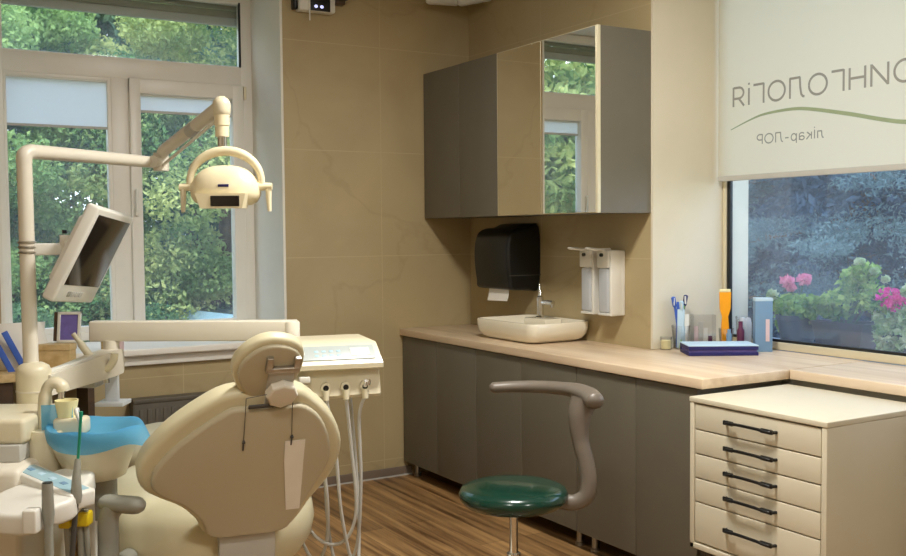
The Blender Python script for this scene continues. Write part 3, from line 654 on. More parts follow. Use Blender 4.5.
# bib chain hanging on the headrest, with a paper bib
t = thing('bib_chain', 'thin bib chain with clips hanging behind the chair backrest', 'bib chain', P0+cn*.04+cu*.22)
def BP(u, v, n=.027): return FB @ V((u, v, n))
b = MB(); b.tube([BP(-.014, .25, .03), BP(-.013, .20, .03), BP(-.010, .095, .026)], .0011, 6).tube([BP(.124, .25, .03), BP(.125, .2, .03), BP(.134, .10, .026)], .0011, 6).tube([BP(-.014, .25, .03), BP(.05, .262, .033), BP(.124, .25, .03)], .0011, 6)
obj('cord', b, M['dgrey'], t)
for u, v in ((-.0095, .088), (.135, .093)):
    obj('clip', MB().box((u-.0025, v-.030, .0245), (u+.0025, v+.008, .0285), .001, FB).box((u-.0045, v-.004, .0245), (u+.0045, v+.004, .030), .001, FB), M['dgrey'], t)
b = MB(); b.loft([[BP(x0, v, n_), BP(x1, v, n_), BP(x1, v, n_+.0012), BP(x0, v, n_+.0012)] for x0, x1, v, n_ in ((.116, .178, .078, .0255), (.120, .180, .0, .0252), (.132, .184, -.10, .0252), (.143, .187, -.195, .0252))])
single('paper_bib', b, M['paper'], 'folded white paper strip clipped behind the chair backrest', 'paper bib', P0)

# ------------------------------------------------------------------ delivery console over the patient
t = thing('instrument_console', 'cream dentist console with keypad and hoses behind the chair', 'instrument console', (1.45, 3.3, .9))
ca = math.radians(-14); kx = V((math.cos(ca), math.sin(ca), 0)); ky = V((-kx.y, kx.x, 0))
FK = frame((1.572, 3.117, 0), kx, ky, UP)     # x runs along the front, ending at 0 on the right
def side(prof, x0, x1, mm, nm, par, rnd=.006, lbl=None):
    fr = FK @ frame((x0, 0, 0), (0, 1, 0), (0, 0, 1), (1, 0, 0))
    return obj(nm, MB().prism(prof, fr, 0, x1-x0, rnd, rnd, 3), M[mm], par, ang=50, label=lbl)
KW = -.40
body = side([(.035, .992), (.006, .905), (.014, .895), (.10, .905), (.27, .98), (.27, 1.01), (.03, 1.01)], KW+.01, -.002, 'cream', 'console_body', t)
lb_ = MB(); lp = [(-.012, 1.000), (-.012, 1.016), (-.004, 1.026), (.06, 1.078), (.07, 1.083), (.26, 1.092), (.275, 1.085), (.28, 1.0), (.27, .995), (.0, .995)]
lb_.loft([[FK @ V((x0+tp_*y_, y_, z_)) for y_, z_ in [(q0[0]+(.012 if e_ else 0)*(1 if q0[0] < .1 else -1), q0[1]-(.008 if e_ and q0[1] > 1.02 else 0)) for q0 in lp]] for x0, tp_, e_ in ((KW-.006, 0, 1), (KW, 0, 0), (0, -.12, 0), (.006, -.12, 1))])
lid = obj('console_lid', lb_, M['cream'], t, ang=35)
sl = V((0, .064, .052)).normalized(); nrm = V((0, -sl.z, sl.y))
FP = FK @ frame((KW, -.0045, 1.0268), (1, 0, 0), sl, nrm)
pn = obj('keypad', MB().box((.02, .006, -.001), (-KW-.022, .074, .0025), .001, FP), M['panelg'], lid)
obj('display', MB().box((-KW-.108, .022, .002), (-KW-.040, .060, .004), .0008, FP), M['lcd'], pn)
obj('dial', MB().prism([(.11+.022*math.cos(2*PI*k/24), .040+.018*math.sin(2*PI*k/24)) for k in range(24)], FP, .002, .004), M['lcd'], pn)
for i in range(4):
    for j in range(2): obj('key', MB().box((.165+i*.026, .022+j*.02, .002), (.180+i*.026, .032+j*.02, .0034), .0008, FP), M['panelb'], pn)
for i, u in enumerate((-.345, -.275, -.20, -.130, -.062)):
    c_ = FK @ V((u, .012, .936))
    h_ = obj('handpiece_holder', MB().tube([c_+ky*.02, c_-ky*.012-UP*.002], .017, 16).tube([c_-ky*.01-UP*.012, c_-ky*.016-UP*.045], [.013, .010], 12), M['cream'], t)
    obj('holder_hole', MB().tube([c_-ky*.0125-UP*.002, c_-ky*.0145-UP*.002], .010, 14), M['black'], h_)
    if i == 4: obj('instrument_tip', MB().tube([c_-ky*.012, c_-ky*.03+UP*.02], [.008, .006], 10).tube([c_-ky*.02+UP*.005+kx*.012, c_-ky*.03+UP*.022+kx*.014], [.005, .004], 8), M['chrome'], h_)
    if i == 1: obj('instrument_cap', MB().box((u-.018, -.010, .955), (u+.02, .014, .978), .004, FK), M['white'], h_)
def hose(nm, pts, r=.0062): obj(nm, MB().tube(spline(pts, 8), r, 10), M['lgrey'], t)
def K(u, v, z): return FK @ V((u, v, z))
hose('hose', [K(-.062, .0, .90), K(-.080, .02, .82), K(-.075, .03, .58), K(-.09, .06, .34), K(-.14, .14, .25), K(-.17, .20, .45), K(-.17, .22, .96)])
hose('hose', [K(-.130, .0, .90), K(-.110, .02, .72), K(-.095, .02, .50), K(-.13, .03, .39), K(-.20, .05, .375), K(-.262, .08, .45), K(-.275, .12, .65), K(-.26, .2, .95)])
hose('hose', [K(-.20, .0, .90), K(-.165, .02, .70), K(-.150, .02, .50), K(-.118, .03, .33), K(-.08, .08, .27), K(-.06, .16, .5), K(-.08, .22, .97)])
hose('hose', [K(-.275, .0, .90), K(-.22, .02, .72), K(-.195, .03, .52), K(-.20, .06, .36), K(-.24, .12, .30), K(-.30, .2, .5), K(-.3, .22, .96)])
# the arm that carries the console, from the unit's column across the window
b = MB(); fr = frame((0, 0, 0), RH, UP, -FH)
A0, A1 = V((.748, 3.908, 1.110)), V((1.413, 3.510, 1.107))
d_ = (A1-A0).normalized(); q_ = d_.cross(UP).normalized()
b.box((0, -.038, -.03), ((A1-A0).length, .038, .03), .006, frame(A0, d_, UP, q_))
sa_ = obj('swing_arm', b, M['beige'], t)
obj('arm_pivot', MB().lathe((A1.x-.02, A1.y+.0, 1.05), [(.03, 0), (.03, .085), (.026, .092)], 20), M['beige'], sa_)
b = MB(); b.tube([(.81, 3.862, .96), (.81, 3.862, 1.075)], .030, 20); obj('elbow_post', b, M['beige'], sa_)
b = MB(); A2, A3 = V((.515, 3.510, .975)), V((.822, 3.862, .998)); d_ = (A3-A2).normalized(); q_ = d_.cross(UP).normalized(); u_ = q_.cross(d_)
b.loft([[A2+d_*x+u_*sy_*h+q_*sx_*w_ for sx_, sy_ in ((-1, -1), (1, -1), (1, 1), (-1, 1))] for x, h, w_ in ((0, .034, .03), (.12, .038, .032), (.40, .048, .036), (.46, .046, .036), (.485, .036, .028))]); pa = obj('parallel_arm', b, M['beige'], sa_, ang=30)
obj('hose_hook', MB().tube(spline([(.665, 3.807, 1.113), (.683, 3.796, 1.084), (.715, 3.777, 1.032), (.743, 3.760, .996), (.768, 3.744, .985), (.787, 3.732, 1.010), (.793, 3.728, 1.040)], 5), [.009]*6+[.014]*25, 12), M['cream'], pa, ang=70)
b = MB(); b.box((.02, -.013, .028), (.44, .013, .04), .004, frame(A2+u_*.006, d_, q_, u_)); obj('arm_cover_strip', b, M['white'], pa)

# ------------------------------------------------------------------ dental unit with cuspidor
t = thing('dental_unit', 'cream dental unit with spittoon at the left edge', 'dental unit', (.45, 3.3, 0))
b = MB(); b.box((-.20, -.16, 0), (.14, .20, .80), .02, frame((.34, 3.27, 0), RH, FH, UP)); obj('unit_body', b, M['greywall'] if False else M['beige'], t)
b = MB(); b.box((-.30, -.13, .850), (.105, .165, .925), .014, frame((.385, 3.335, 0), RH, FH, UP)); obj('unit_shelf', b, M['cream'], t)
b = MB(); b.box((-.15, -.1, .80), (.10, .15, .851), .004, frame((.36, 3.30, 0), RH, FH, UP)); obj('shelf_bracket', b, M['lgrey'], t)
b = MB(); b.lathe((.490, 3.536, .90), [(.055, 0), (.056, .11), (.056, .125), (.048, .140), (.030, .150)], 28).lathe((.49, 3.536, .6), [(.055, 0), (.055, .301)], 28); obj('column', b, M['cream'], t, ang=50)
obj('column_collar', MB().lathe((.490, 3.536, .955), [(.0575, 0), (.0575, .005)], 28), M['beige'], t)
# cuspidor
bc = V((.609, 3.163, 0))
obj('spittoon_stand', MB().lathe((.488, 3.232, .70), [(.055, 0), (.06, .02), (.062, .165), (.058, .178)], 28, 1, 1), M['cream'], t, ang=50)
obj('spittoon_bowl', MB().lathe((bc.x, bc.y, .727), [(.072, 0), (.088, .008), (.101, .045), (.110, .068), (.112, .070), (.126, .105), (.137, .150), (.137, .158), (.130, .158), (.117, .12), (.085, .07), (.02, .055)], 40), M['cream'], t, ang=50)
obj('bowl_outlet', MB().tube([(bc.x+.02, bc.y, .60), (bc.x+.02, bc.y, .728)], .042, 20), M['grey'], t)
obj('support_post', MB().box((-.018, -.018, 0), (.018, .018, .725), .006, frame((.592, 3.158, 0), RH, FH, UP)), M['white'], t)
b = MB(); b.tube(spline([(.478, 3.268, .86), (.482, 3.272, .95), (.492, 3.272, 1.0), (.512, 3.262, 1.016), (.530, 3.25, 1.005), (.534, 3.248, .99)], 5), [.024]*8+[.021]*18, 14, .8); fc = obj('cup_filler', b, M['cream'], t, ang=60)
obj('spout_tip', MB().tube([(.530, 3.251, .990), (.528, 3.249, .966)], .011, 12), M['chrome'], fc)
b = MB(); b.box((-.045, -.035, .862), (.05, .035, .915), .012, frame((.547, 3.205, 0), RH, FH, UP)); obj('cup_platform', b, M['cream'], t)
b = MB(); b.tube(spline([(.56, 3.16, .93), (.555, 3.145, .945), (.55, 3.13, .94), (.56, 3.12, .91)], 5), .0065, 10); obj('rinse_spout', b, M['white'], t)
b = MB(); b.lathe((.536, 3.209, .915), [(.026, 0), (.034, .045), (.035, .052), (.032, .052), (.025, .006)], 24); single('drinking_cup', b, M['wax'], 'pale cream cup standing on the spittoon under the filler', 'cup', (.536, 3.209, .915))
# blue film draped over the bowl
b = MB(); n = 48; rings = []
for r, z in ((.01, .845), (.06, .85), (.10, .872), (.128, .889), (.139, .891)):
    rings.append([(bc.x+r*math.cos(2*PI*k/n), bc.y+r*math.sin(2*PI*k/n), z+.004*math.sin(5*2*PI*k/n)*(r > .1)) for k in range(n)])
for s_, dz in ((1.0, .012), (1.01, .03), (.99, .05), (.95, .07)):
    ring = []
    for k in range(n):
        a = 2*PI*k/n; rel = a-math.atan2(-RH.y*0-.9, -.5)  # hangs deepest at the front left
        dep = .5+.5*math.cos(rel); tip = max(0, math.cos(a-math.atan2(RH.y, RH.x)))**14
        rr_ = .1415*(1-(1-s_)*.5)*(1+.010*math.sin(9*a))+tip*.035*(dz/.07); zz_ = .891-dz*(.18+.75*dep*dep)-tip*dz*.55
        ring.append((bc.x+rr_*math.cos(a), bc.y+rr_*math.sin(a), zz_))
    rings.append(ring)
b.loft(rings, False, False)
b.loft([[V((.50, 3.215, z))+RH*x+FH*(.012*math.sin(x*60)) for x in (-.035, -.012, .012, .035, .06)] for z in (.872, .91, .955)], False, False, False)
single('blue_film', b, M['bluef'], 'thin light blue plastic film draped over the spittoon bowl', 'plastic film', (bc.x, bc.y, .88))

# assistant tray with suction tubes
t = thing('assistant_tray', 'white assistant tray with blue keypad at the lower left', 'instrument tray', (.44, 2.95, .70))
fa = frame((.435, 2.955, 0), RH, FH, UP)
b = MB(); tp = [(-.115, -.13), (-.02, -.155), (.01, -.155), (.03, -.12), (.085, -.065), (.093, -.01), (.08, .16), (-.02, .19), (-.07, .12), (-.145, -.02)]
tp = [tuple(p[:2]) for p in spline([(q[0], q[1], 0) for q in tp], 3, True)]
fa2 = frame((.435, 2.965, .738), RH, (FH*.99+UP*.14).normalized(), (UP*.99-FH*.14).normalized())
tb = obj('tray_body', b.prism(tp, fa2, -.05, .012, .012, .014), M['white'], t, ang=50)
fk = frame(V((.462, 3.022, .757)), (RH*.86-FH*.50-UP*.17).normalized(), RH*.503+FH*.864, (UP+RH*.086-FH*.05).normalized())
kp = obj('keypad_block', MB().box((-.140, -.045, -.035), (.130, .045, .014), .008, fk), M['white'], tb)
kk = obj('keypad', MB().box((-.126, -.032, .013), (.116, .032, .0155), .001, fk), M['panelb'], kp)
for i in range(5): obj('key', MB().box((-.108+i*.048, -.009, .015), (-.088+i*.048, .009, .0168), .001, fk), M['steelblue'] if i in (0, 3) else M['lblue'], kk)
obj('tray_arm', MB().box((-.03, .1, -.045), (.03, .30, -.012), .008, fa2), M['cream'], t)
b = MB(); p_ = V((.419, 2.832, .69)); b.tube([p_, p_+UP*.03, p_+UP*.108, p_+UP*.116], [.012, .0165, .0145, .0145], 18); sc_ = obj('suction_handle', b, M['grey'], t)
obj('suction_mouth', MB().tube([p_+UP*.1155, p_+UP*.118], .013, 16), M['black'], sc_)
obj('suction_hose', MB().tube([p_+UP*.002, p_-UP*.15, p_-UP*.32, p_-UP*.42+FH*.12, p_-UP*.44+FH*.3], .012, 12), M['grey'], sc_)
b = MB(); b.box((-.026, -.02, .68), (.012, .02, .745), .006, frame((.383, 2.82, 0), RH, FH, UP)); obj('tube_holder', b, M['white'], t)
p_ = V((.505, 2.907, .742)); b = MB(); b.tube([p_-UP*.02, p_, p_+UP*.05+FH*.004, p_+UP*.10+FH*.018], [.012, .016, .012, .008], 14); se = obj('ejector_handle', b, M['grey'], t)
obj('ejector_hose', MB().tube([p_-UP*.01, p_-UP*.2-RH*.02, p_-UP*.36-RH*.03, p_-UP*.44+FH*.2], .0075, 10), M['dgrey'], se)
q_ = p_+UP*.10+FH*.018
single('saliva_ejector', MB().tube([q_-UP*.004, q_+UP*.05+RH*.005, q_+UP*.125+RH*.012], .0042, 10).tube([q_+UP*.12+RH*.012, q_+UP*.134+RH*.012], .0055, 10), M['teal'], 'thin green saliva ejector tube standing in front of the blue film', 'tube', q_)
b = MB(); b.box((-.045, -.022, .635), (-.012, .022, .672), .006, frame((.515, 2.975, 0), RH, FH, UP)).box((-.008, -.022, .640), (.042, .022, .680), .006, frame((.515, 2.975, 0), RH, FH, UP)).box((-.02, -.01, .65), (.0, .01, .665), .002, frame((.515, 2.975, 0), RH, FH, UP)); yl = obj('hose_clamp', b, M['yellow'], t)
for dx, r_ in ((-.028, .009), (.01, .010), (.028, .0075)):
    p_ = V((.515, 2.975, .74))+RH*dx
    obj('clamped_hose', MB().tube([p_-UP*.055, p_-UP*.10, p_-UP*.25+RH*.006, p_-UP*.42+RH*.01, p_-UP*.5+FH*.15], r_, 10), M['grey'] if dx else M['lgrey'], yl)
obj('clamp_stem', MB().box((-.008, .0, .665), (.012, .03, .71), .002, frame((.515, 2.975, 0), RH, FH, UP)), M['dgrey'], yl)

# ------------------------------------------------------------------ operating lamp on its pole
t = thing('operating_lamp', 'cream dental lamp on a tall pole with a jointed arm before the window', 'lamp', (.487, 3.575, 1.04))
obj('pole', MB().tube([(.486, 3.56, 1.03), (.484, 3.57, 1.72)], .0245, 20).tube([(.484, 3.57, 1.655), (.484, 3.57, 1.662)], .0262, 20), M['beige'], t, ang=60)
for z in (1.415, 1.432, 1.449): obj('clamp_ring', MB().lathe((.485, 3.566, z-.004), [(.026, 0), (.031, .004), (.026, .008)], 22), M['steel'], t)
b = MB(); b.tube(spline([(.484, 3.57, 1.71), (.486, 3.571, 1.738), (.505, 3.585, 1.75), (.54, 3.614, 1.752), (.75, 3.786, 1.755), (1.015, 4.003, 1.757)], 6), [.0255]*12+[.0255-.003*i/18 for i in range(19)], 16); obj('horizontal_arm', b, M['beige'], t, ang=60)
e = V((1.043, 3.985, 1.757)); q1 = V((1.085, 3.345, 1.912))
obj('elbow', MB().tube([e-UP*.034, e+UP*.036], .030, 18).tube([e-V((.04, .03, 0)), e], .024, 14), M['beige'], t)
b = MB(); b.tube([e+UP*.02, e+UP*.035+(q1-e)*.05, q1-(q1-e)*.05, q1], [.022, .024, .024, .022], 12); sp_ = obj('spring_arm', b, M['beige'], t)
obj('tension_rod', MB().tube([e+UP*.0+(q1-e)*.04-UP*.018, q1-UP*.035-(q1-e)*.08], .006, 8), M['white'], sp_)
obj('arm_label', MB().tube([e+(q1-e)*.52+UP*.012, e+(q1-e)*.62+UP*.010], .0252, 12), M['lgrey'], sp_)
obj('knuckle', MB().capsule(q1-UP*.02, q1+UP*.0, .031, 18), M['cream'], t, ang=70)
hd_ = V((1.088, 3.325, 1.632))
obj('drop_tube', MB().tube([q1-UP*.01, q1-UP*.07, q1-UP*.072, q1-UP*.108], [.027, .026, .0235, .0235], 18), M['lampc'], t)
obj('swivel', MB().tube([q1-UP*.105, q1-UP*.150], .016, 16), M['chrome'], t)
yk = []
for k in range(19):
    a = PI*k/18; yk.append(hd_+RH*(-.124*math.cos(a))+UP*(.0+.122*math.sin(a)**.85))
yo = obj('yoke', MB().tube(yk, [.011+.006*math.sin(PI*k/18) for k in range(19)], 14, 1.0), M['lampc'], t, ang=70)
fh_ = frame(hd_+UP*(-.022), RH, FH, UP)
b = MB()
rings = []
for k in range(11):
    a = PI/2*k/10; c_, s_ = math.cos(a), math.sin(a)
    rings.append([fh_ @ V((.118*max(c_, .02)**.75*math.copysign(abs(math.cos(2*PI*j/36))**.8, math.cos(2*PI*j/36)), .085*max(c_, .02)**.75*math.copysign(abs(math.sin(2*PI*j/36))**.8, math.sin(2*PI*j/36)), .095*s_)) for j in range(36)])
low = []
for sx_, z in ((.98, -.012), (.90, -.028), (.74, -.040)):
    low.append([fh_ @ V((.118*sx_*math.copysign(abs(math.cos(2*PI*j/36))**.8, math.cos(2*PI*j/36)), .085*sx_*math.copysign(abs(math.sin(2*PI*j/36))**.8, math.sin(2*PI*j/36)), z)) for j in range(36)])
b.loft(low[::-1]+rings); lh = obj('lamp_head', b, M['lampc'], t, ang=60)
b = MB(); b.loft([[fh_ @ V((x*w_, y, z)) for x, z in ((-.085, -.004), (.09, -.004), (.078, -.053), (-.068, -.053))] for w_, y in ((1, -.03), (1, -.088), (.96, -.098))]); lf = obj('lens_surround', b, M['lampc'], lh)
obj('lens', MB().box((-.030, -.1005, -.047), (.066, -.0965, -.012), .002, fh_), M['screen'], lf)
obj('name_plate', MB().box((-.008, -.085, .018), (.028, -.074, .027), .001, fh_), M['navy'], lh)
for s_ in (-1, 1):
    p_ = hd_+RH*(.105*s_); q_ = hd_+RH*(.158*s_)
    h_ = obj('handle', MB().tube([p_, hd_+RH*(.135*s_), q_], [.017, .013, .012], 14), M['lampc'], lh)
    obj('grip', MB().tube([q_-RH*(.012*s_)+UP*.004, q_-UP*.04-RH*(.012*s_), q_-UP*.085-RH*(.010*s_)], [.011, .010, .007], 12), M['lampc'] if s_ > 0 else M['cream'], h_)

# ------------------------------------------------------------------ monitor clamped to the pole
t = thing('monitor', 'tilted white monitor with dark screen clamped to the lamp pole', 'monitor', (.663, 3.44, 1.43))
mw = V((.498, .8636, -.080)).normalized(); mh = V((.435, -.138, .890)).normalized(); mn = mw.cross(mh).normalized(); mh = mn.cross(mw).normalized()   # right, up, towards the viewer's side
TL = V((.6773, 3.4136, 1.5434))+RH*.010-UP*.006-mw*.022+mh*.024-mn*.010; FM = frame(TL, mw, mh, mn)
hs_ = obj('housing', MB().box((0, -.345, -.034), (.372, 0, .010), .010, FM).box((.05, -.29, -.060), (.30, -.05, -.02), .012, FM), M['white'], t)
obj('screen', MB().box((.022, -.280, .0085), (.350, -.024, .0112), .001, FM), M['screen'], hs_)
for k in range(4): obj('button', MB().box((.09+k*.036, -.322, .0095), (.118+k*.036, -.303, .0125), .002, FM), M['lgrey'] if k else M['grey'], hs_)
b = MB(); b.box((0, -.02, -.008), (.12, .02, .008), .004, frame((.495, 3.560, 1.425), (.985, -.17, 0), UP, (-.17, -.985, 0))); br_ = obj('bracket_arm', b, M['white'], t)
c_ = FM @ V((.07, -.15, -.05)); pv = V((.600, 3.545, 1.432))
obj('bracket_plate', MB().tube([pv-UP*.035, pv+UP*.04], .016, 14).tube([pv+UP*.015, c_+UP*.0], [.018, .022], 12), M['white'], br_)
for z in (-.045, .045): obj('pivot_cap', MB().tube([pv+UP*z, pv+UP*(z+.012)], .008, 12), M['black'], br_)

# ------------------------------------------------------------------ radiator under the window
t = thing('radiator', 'dark grey panel radiator under the back window', 'radiator', (1.58, YA-.06, .15))
b = MB(); b.box((1.195, YA-.10, .16), (2.0, YA-.085, .60), .003); 
for k in range(19): b.box((1.22+k*.041, YA-.106, .19), (1.242+k*.041, YA-.099, .57), .003)
obj('front_panel', b, M['radi'], t)
b = MB(); b.box((1.19, YA-.105, .60), (2.005, YA-.02, .622), .003); obj('top_grille', b, M['radi'], t)
for x in (1.19, 1.998): obj('side_panel', MB().box((x, YA-.10, .16), (x+.007, YA-.02, .60)), M['radi'], t, smooth=False)
for x in (1.3, 1.86): obj('mounting_bracket', MB().box((x, YA-.085, .2), (x+.04, YA-.004, .56)), M['radi'], t, smooth=False)
for x in (1.24, 1.96): obj('pipe', MB().tube([(x, YA-.05, 0), (x, YA-.05, .17)], .009, 10), M['radi'], t)

# ------------------------------------------------------------------ side cabinet at the left and what stands on it
t = thing('side_cabinet', 'dark brown side cabinet with wood-edged top behind the lamp pole', 'cabinet', (.55, 5.0, 0))
obj('cabinet_body', MB().box((-.1, 4.98, .0), (.60, 5.275, .795)), M['dwood'], t, smooth=False)
obj('cabinet_top', MB().box((-.12, 4.955, .795), (.97, 5.29, .835), .004), M['lwood'], t)
obj('end_panel', MB().box((.93, 4.98, 0), (.96, 5.27, .795)), M['dwood'], t, smooth=False)
ZD = .835
t = thing('plastic_bag', 'white plastic bag with blue print on the side cabinet behind the lamp pole', 'bag', (.66, 5.13, ZD))
b = MB(); b.loft([[V((.66, 5.13, z))+V((math.cos(a)*hw*(1+.08*math.sin(5*a+z*30)), math.sin(a)*hd2*(1+.12*math.sin(4*a+z*20)), 0)) for a in [2*PI*k/26 for k in range(26)]] for hw, hd2, z in ((.10, .06, ZD), (.115, .08, ZD+.04), (.115, .075, ZD+.11), (.11, .05, ZD+.17), (.105, .02, ZD+.22))]); bg = obj('bag_body', b, M['paper'], t)
for dx in (-.06, -.005): obj('blue_stripe', MB().box((dx-.014, -.012, 0), (dx+.014, 0, .19), .002, frame((.66, 5.047, ZD+.02), (.9, 0, .42), (0, 1, 0), (-.42, 0, .9))), M['bluep'], bg)
t = thing('wooden_box', 'small pale wooden box on the side cabinet below the photo frame', 'box', (.80, 5.06, ZD))
obj('box_body', MB().box((-.085, -.04, 0), (.085, .04, .105), .003, frame((.80, 5.06, ZD), RH, FH, UP)), M['lwood'], t)
obj('box_lid', MB().box((-.089, -.044, .088), (.089, .044, .118), .003, frame((.80, 5.06, ZD), RH, FH, UP)), M['lwood'], t)
t = thing('photo_frame', 'white framed violet picture standing on the wooden box', 'picture frame', (.875, 5.06, ZD+.118))
ff = frame((.862, 5.05, ZD+.118), RH, (UP*.98+FH*.17).normalized(), (-FH*.98+UP*.17).normalized())
b = MB(); b.box((-.056, 0, 0), (.056, .014, .012), .002, ff).box((-.056, .136, 0), (.056, .15, .012), .002, ff).box((-.056, 0, 0), (-.042, .15, .012), .002, ff).box((.042, 0, 0), (.056, .15, .012), .002, ff); obj('frame_border', b, M['white'], t)
obj('picture', MB().box((-.045, .011, .002), (.045, .139, .006), 0, ff), M['violet'], t, smooth=False)
obj('stand', MB().box((-.075, .01, -.02), (-.058, .15, .006), .002, ff), M['dwood'], t)
for k, (px_, py_, h, mm, lbl) in enumerate(((1.075, 5.255, .10, 'lwood', 'small peach jar on the windowsill, left of its neighbour'), (1.14, 5.255, .098, 'pink', 'small peach jar on the windowsill, right of its neighbour'))):
    tj = thing('small_jar', lbl, 'jar', (px_, py_, .88), 'small jars on the back windowsill')
    obj('jar_body', MB().lathe((px_, py_, .88), [(.023, 0), (.025, .01), (.025, .065), (.015, .075)], 18), M[mm], tj)
    obj('lid', MB().lathe((px_, py_, .955), [(.014, 0), (.014, .018), (.008, .022)], 14), M['dgrey'], tj)
# glass instrument tray below the parallel arm
t = thing('tray_bracket', 'translucent plastic tray bracket hanging under the sloping arm', 'tray', (.80, 3.85, .86))
b = MB(); b.box((-.045, -.05, .835), (.06, .05, .85), .003, frame((.80, 3.84, 0), RH, FH, UP)).box((-.02, -.01, .84), (.03, .01, .965), .004, frame((.80, 3.84, 0), RH, FH, UP)); obj('plate', b, M['frost'], t)
b = MB(); b.box((-.16, -.05, .905), (-.04, .05, .93), .006, frame((.80, 3.84, 0), RH, FH, UP)); obj('tray', b, M['lgrey'], t)
obj('chrome_clip', MB().tube([(.775, 3.80, .925), (.775, 3.80, .965)], .013, 12), M['chrome'], t)

# ------------------------------------------------------------------ devices high on the back wall
t = thing('control_unit', 'white wall device with dark display beside the window at the top', 'control unit', (2.28, YA-.02, 2.74))
obj('case', MB().box((2.15, YA-.07, 2.715), (2.37, YA-.0005, 2.90), .012), M['white'], t)
obj('display', MB().box((2.215, YA-.0735, 2.718), (2.335, YA-.069, 2.80), .003), M['black'], t)
obj('side_cover', MB().box((2.125, YA-.05, 2.72), (2.152, YA-.0005, 2.92), .01), M['black'], t)
obj('overhang', MB().box((2.20, YA-.12, 2.80), (2.46, YA-.0005, 2.86), .01).box((2.36, YA-.05, 2.775), (2.44, YA-.0005, 2.82), .006), M['dwood'], t)
obj('cord', MB().tube([(2.208, YA-.076, 2.66), (2.208, YA-.076, 2.9)], .004, 8), M['white'], t)
for dx in (0, .035): obj('reflection_dot', MB().sell(T(2.248+dx, YA-.0735, 2.742), .011, .004, .009, 1, 1, 12, 8), M['dot'], t)  # two glowing dots imitate reflections in the dark display
t = thing('ceiling_spotlight', 'white twin fitting under the ceiling in the far corner', 'ceiling fitting', (3.08, 5.16, 2.9))
obj('arm', MB().capsule((2.95, 5.17, 2.842), (3.13, 5.17, 2.852), .024, 14), M['white'], t, ang=70)
obj('arm', MB().capsule((3.14, 5.12, 2.845), (3.245, 4.98, 2.86), .028, 14), M['white'], t, ang=70)
obj('mount', MB().lathe((3.13, 5.15, 2.87), [(.03, 0), (.035, .02), (.04, ZC-2.87)], 18), M['white'], t)

# ------------------------------------------------------------------ ceiling lamps
def ceiling_lamp(x, y, p, r, lbl):
    t = thing('ceiling_lamp', lbl, 'lamp', (x, y, ZC-.05))
    obj('housing', MB().lathe((x, y, ZC-.05), [(r+.02, 0), (r+.02, .0495), (r, .0495)], 40), M['white'], t)
    obj('diffuser', MB().lathe((x, y, ZC-.055), [(r, 0), (r, .006)], 40), M['lampglow'], t)
    l = bpy.data.lights.new('ceiling_lamp_bulb', 'AREA'); l.shape = 'DISK'; l.size = 2*r; l.energy = p; l.color = (1, .975, .93)
    o = bpy.data.objects.new('ceiling_lamp_bulb', l); C.objects.link(o); o.location = (0, 0, -.008); o.parent = t
ceiling_lamp(1.85, 2.55, 72, .22, 'round ceiling lamp over the middle of the room')
ceiling_lamp(1.9, -.6, 30, .22, 'round ceiling lamp behind the camera')
ceiling_lamp(.1, 1.0, 30, .22, 'round ceiling lamp nearer the left wall')

# ------------------------------------------------------------------ outside
b = MB(); b.box((-20, 5.9, -.9), (30, 40, -.8)).box((4.0, -20, -.9), (30, 5.9, -.8)); single('lawn', b, M['grass'], 'lawn outside the windows', 'lawn', (8, 12, -.8), smooth=False)
b = MB(); b.box((-12, 8.0, -.799), (9, 12.0, -.79)); single('driveway', b, M['asphalt'], 'pale driveway beyond the back window', 'driveway', (0, 10, -.8), smooth=False)

def leaves(clumps, per, size, seed, m, name, parent, aspect=.6, droop=0, stuff=False):
    rng = np.random.default_rng(seed); P = []
    for (cx, cy, cz, rx, ry, rz) in clumps:
        d = rng.normal(size=(per, 3)); d /= np.linalg.norm(d, axis=1)[:, None]
        rad = rng.uniform(.35, 1, per)**.5
        P.append(np.array([cx, cy, cz])+d*rad[:, None]*np.array([rx, ry, rz]))
    P = np.concatenate(P); n = len(P)
    a = rng.normal(size=(n, 3)); a /= np.linalg.norm(a, axis=1)[:, None]
    c = rng.normal(size=(n, 3)); c[:, 2] -= droop; b_ = np.cross(a, c); b_ /= np.linalg.norm(b_, axis=1)[:, None]
    s = size*rng.uniform(.6, 1.3, n)[:, None]
    A = a*s; B = b_*s*aspect
    bend = np.cross(a, b_)*s*.18
    vs = np.stack([P-A, P-B*.9+bend, P+A, P+B*.9+bend], 1).reshape(-1, 3)
    root = parent
    if root is not None: vs = vs-np.array(root.location)
    me = bpy.data.meshes.new(name)
    f = np.arange(n*4).reshape(-1, 4)
    me.from_pydata(vs.tolist(), [], f.tolist()); me.materials.append(m)
    o = bpy.data.objects.new(name, me); C.objects.link(o)
    if parent is not None: o.parent = parent
    return o
def blob_clumps(cen, R, n, r, seed):
    rng = np.random.default_rng(seed); out = []
    for _ in range(n):
        d = rng.normal(size=3); d /= np.linalg.norm(d); q = rng.uniform(.25, 1)**.45
        p = np.array(cen)+d*q*np.array(R); k = r*rng.uniform(.7, 1.3)
        out.append((*p, k, k, k*.7))
    return out
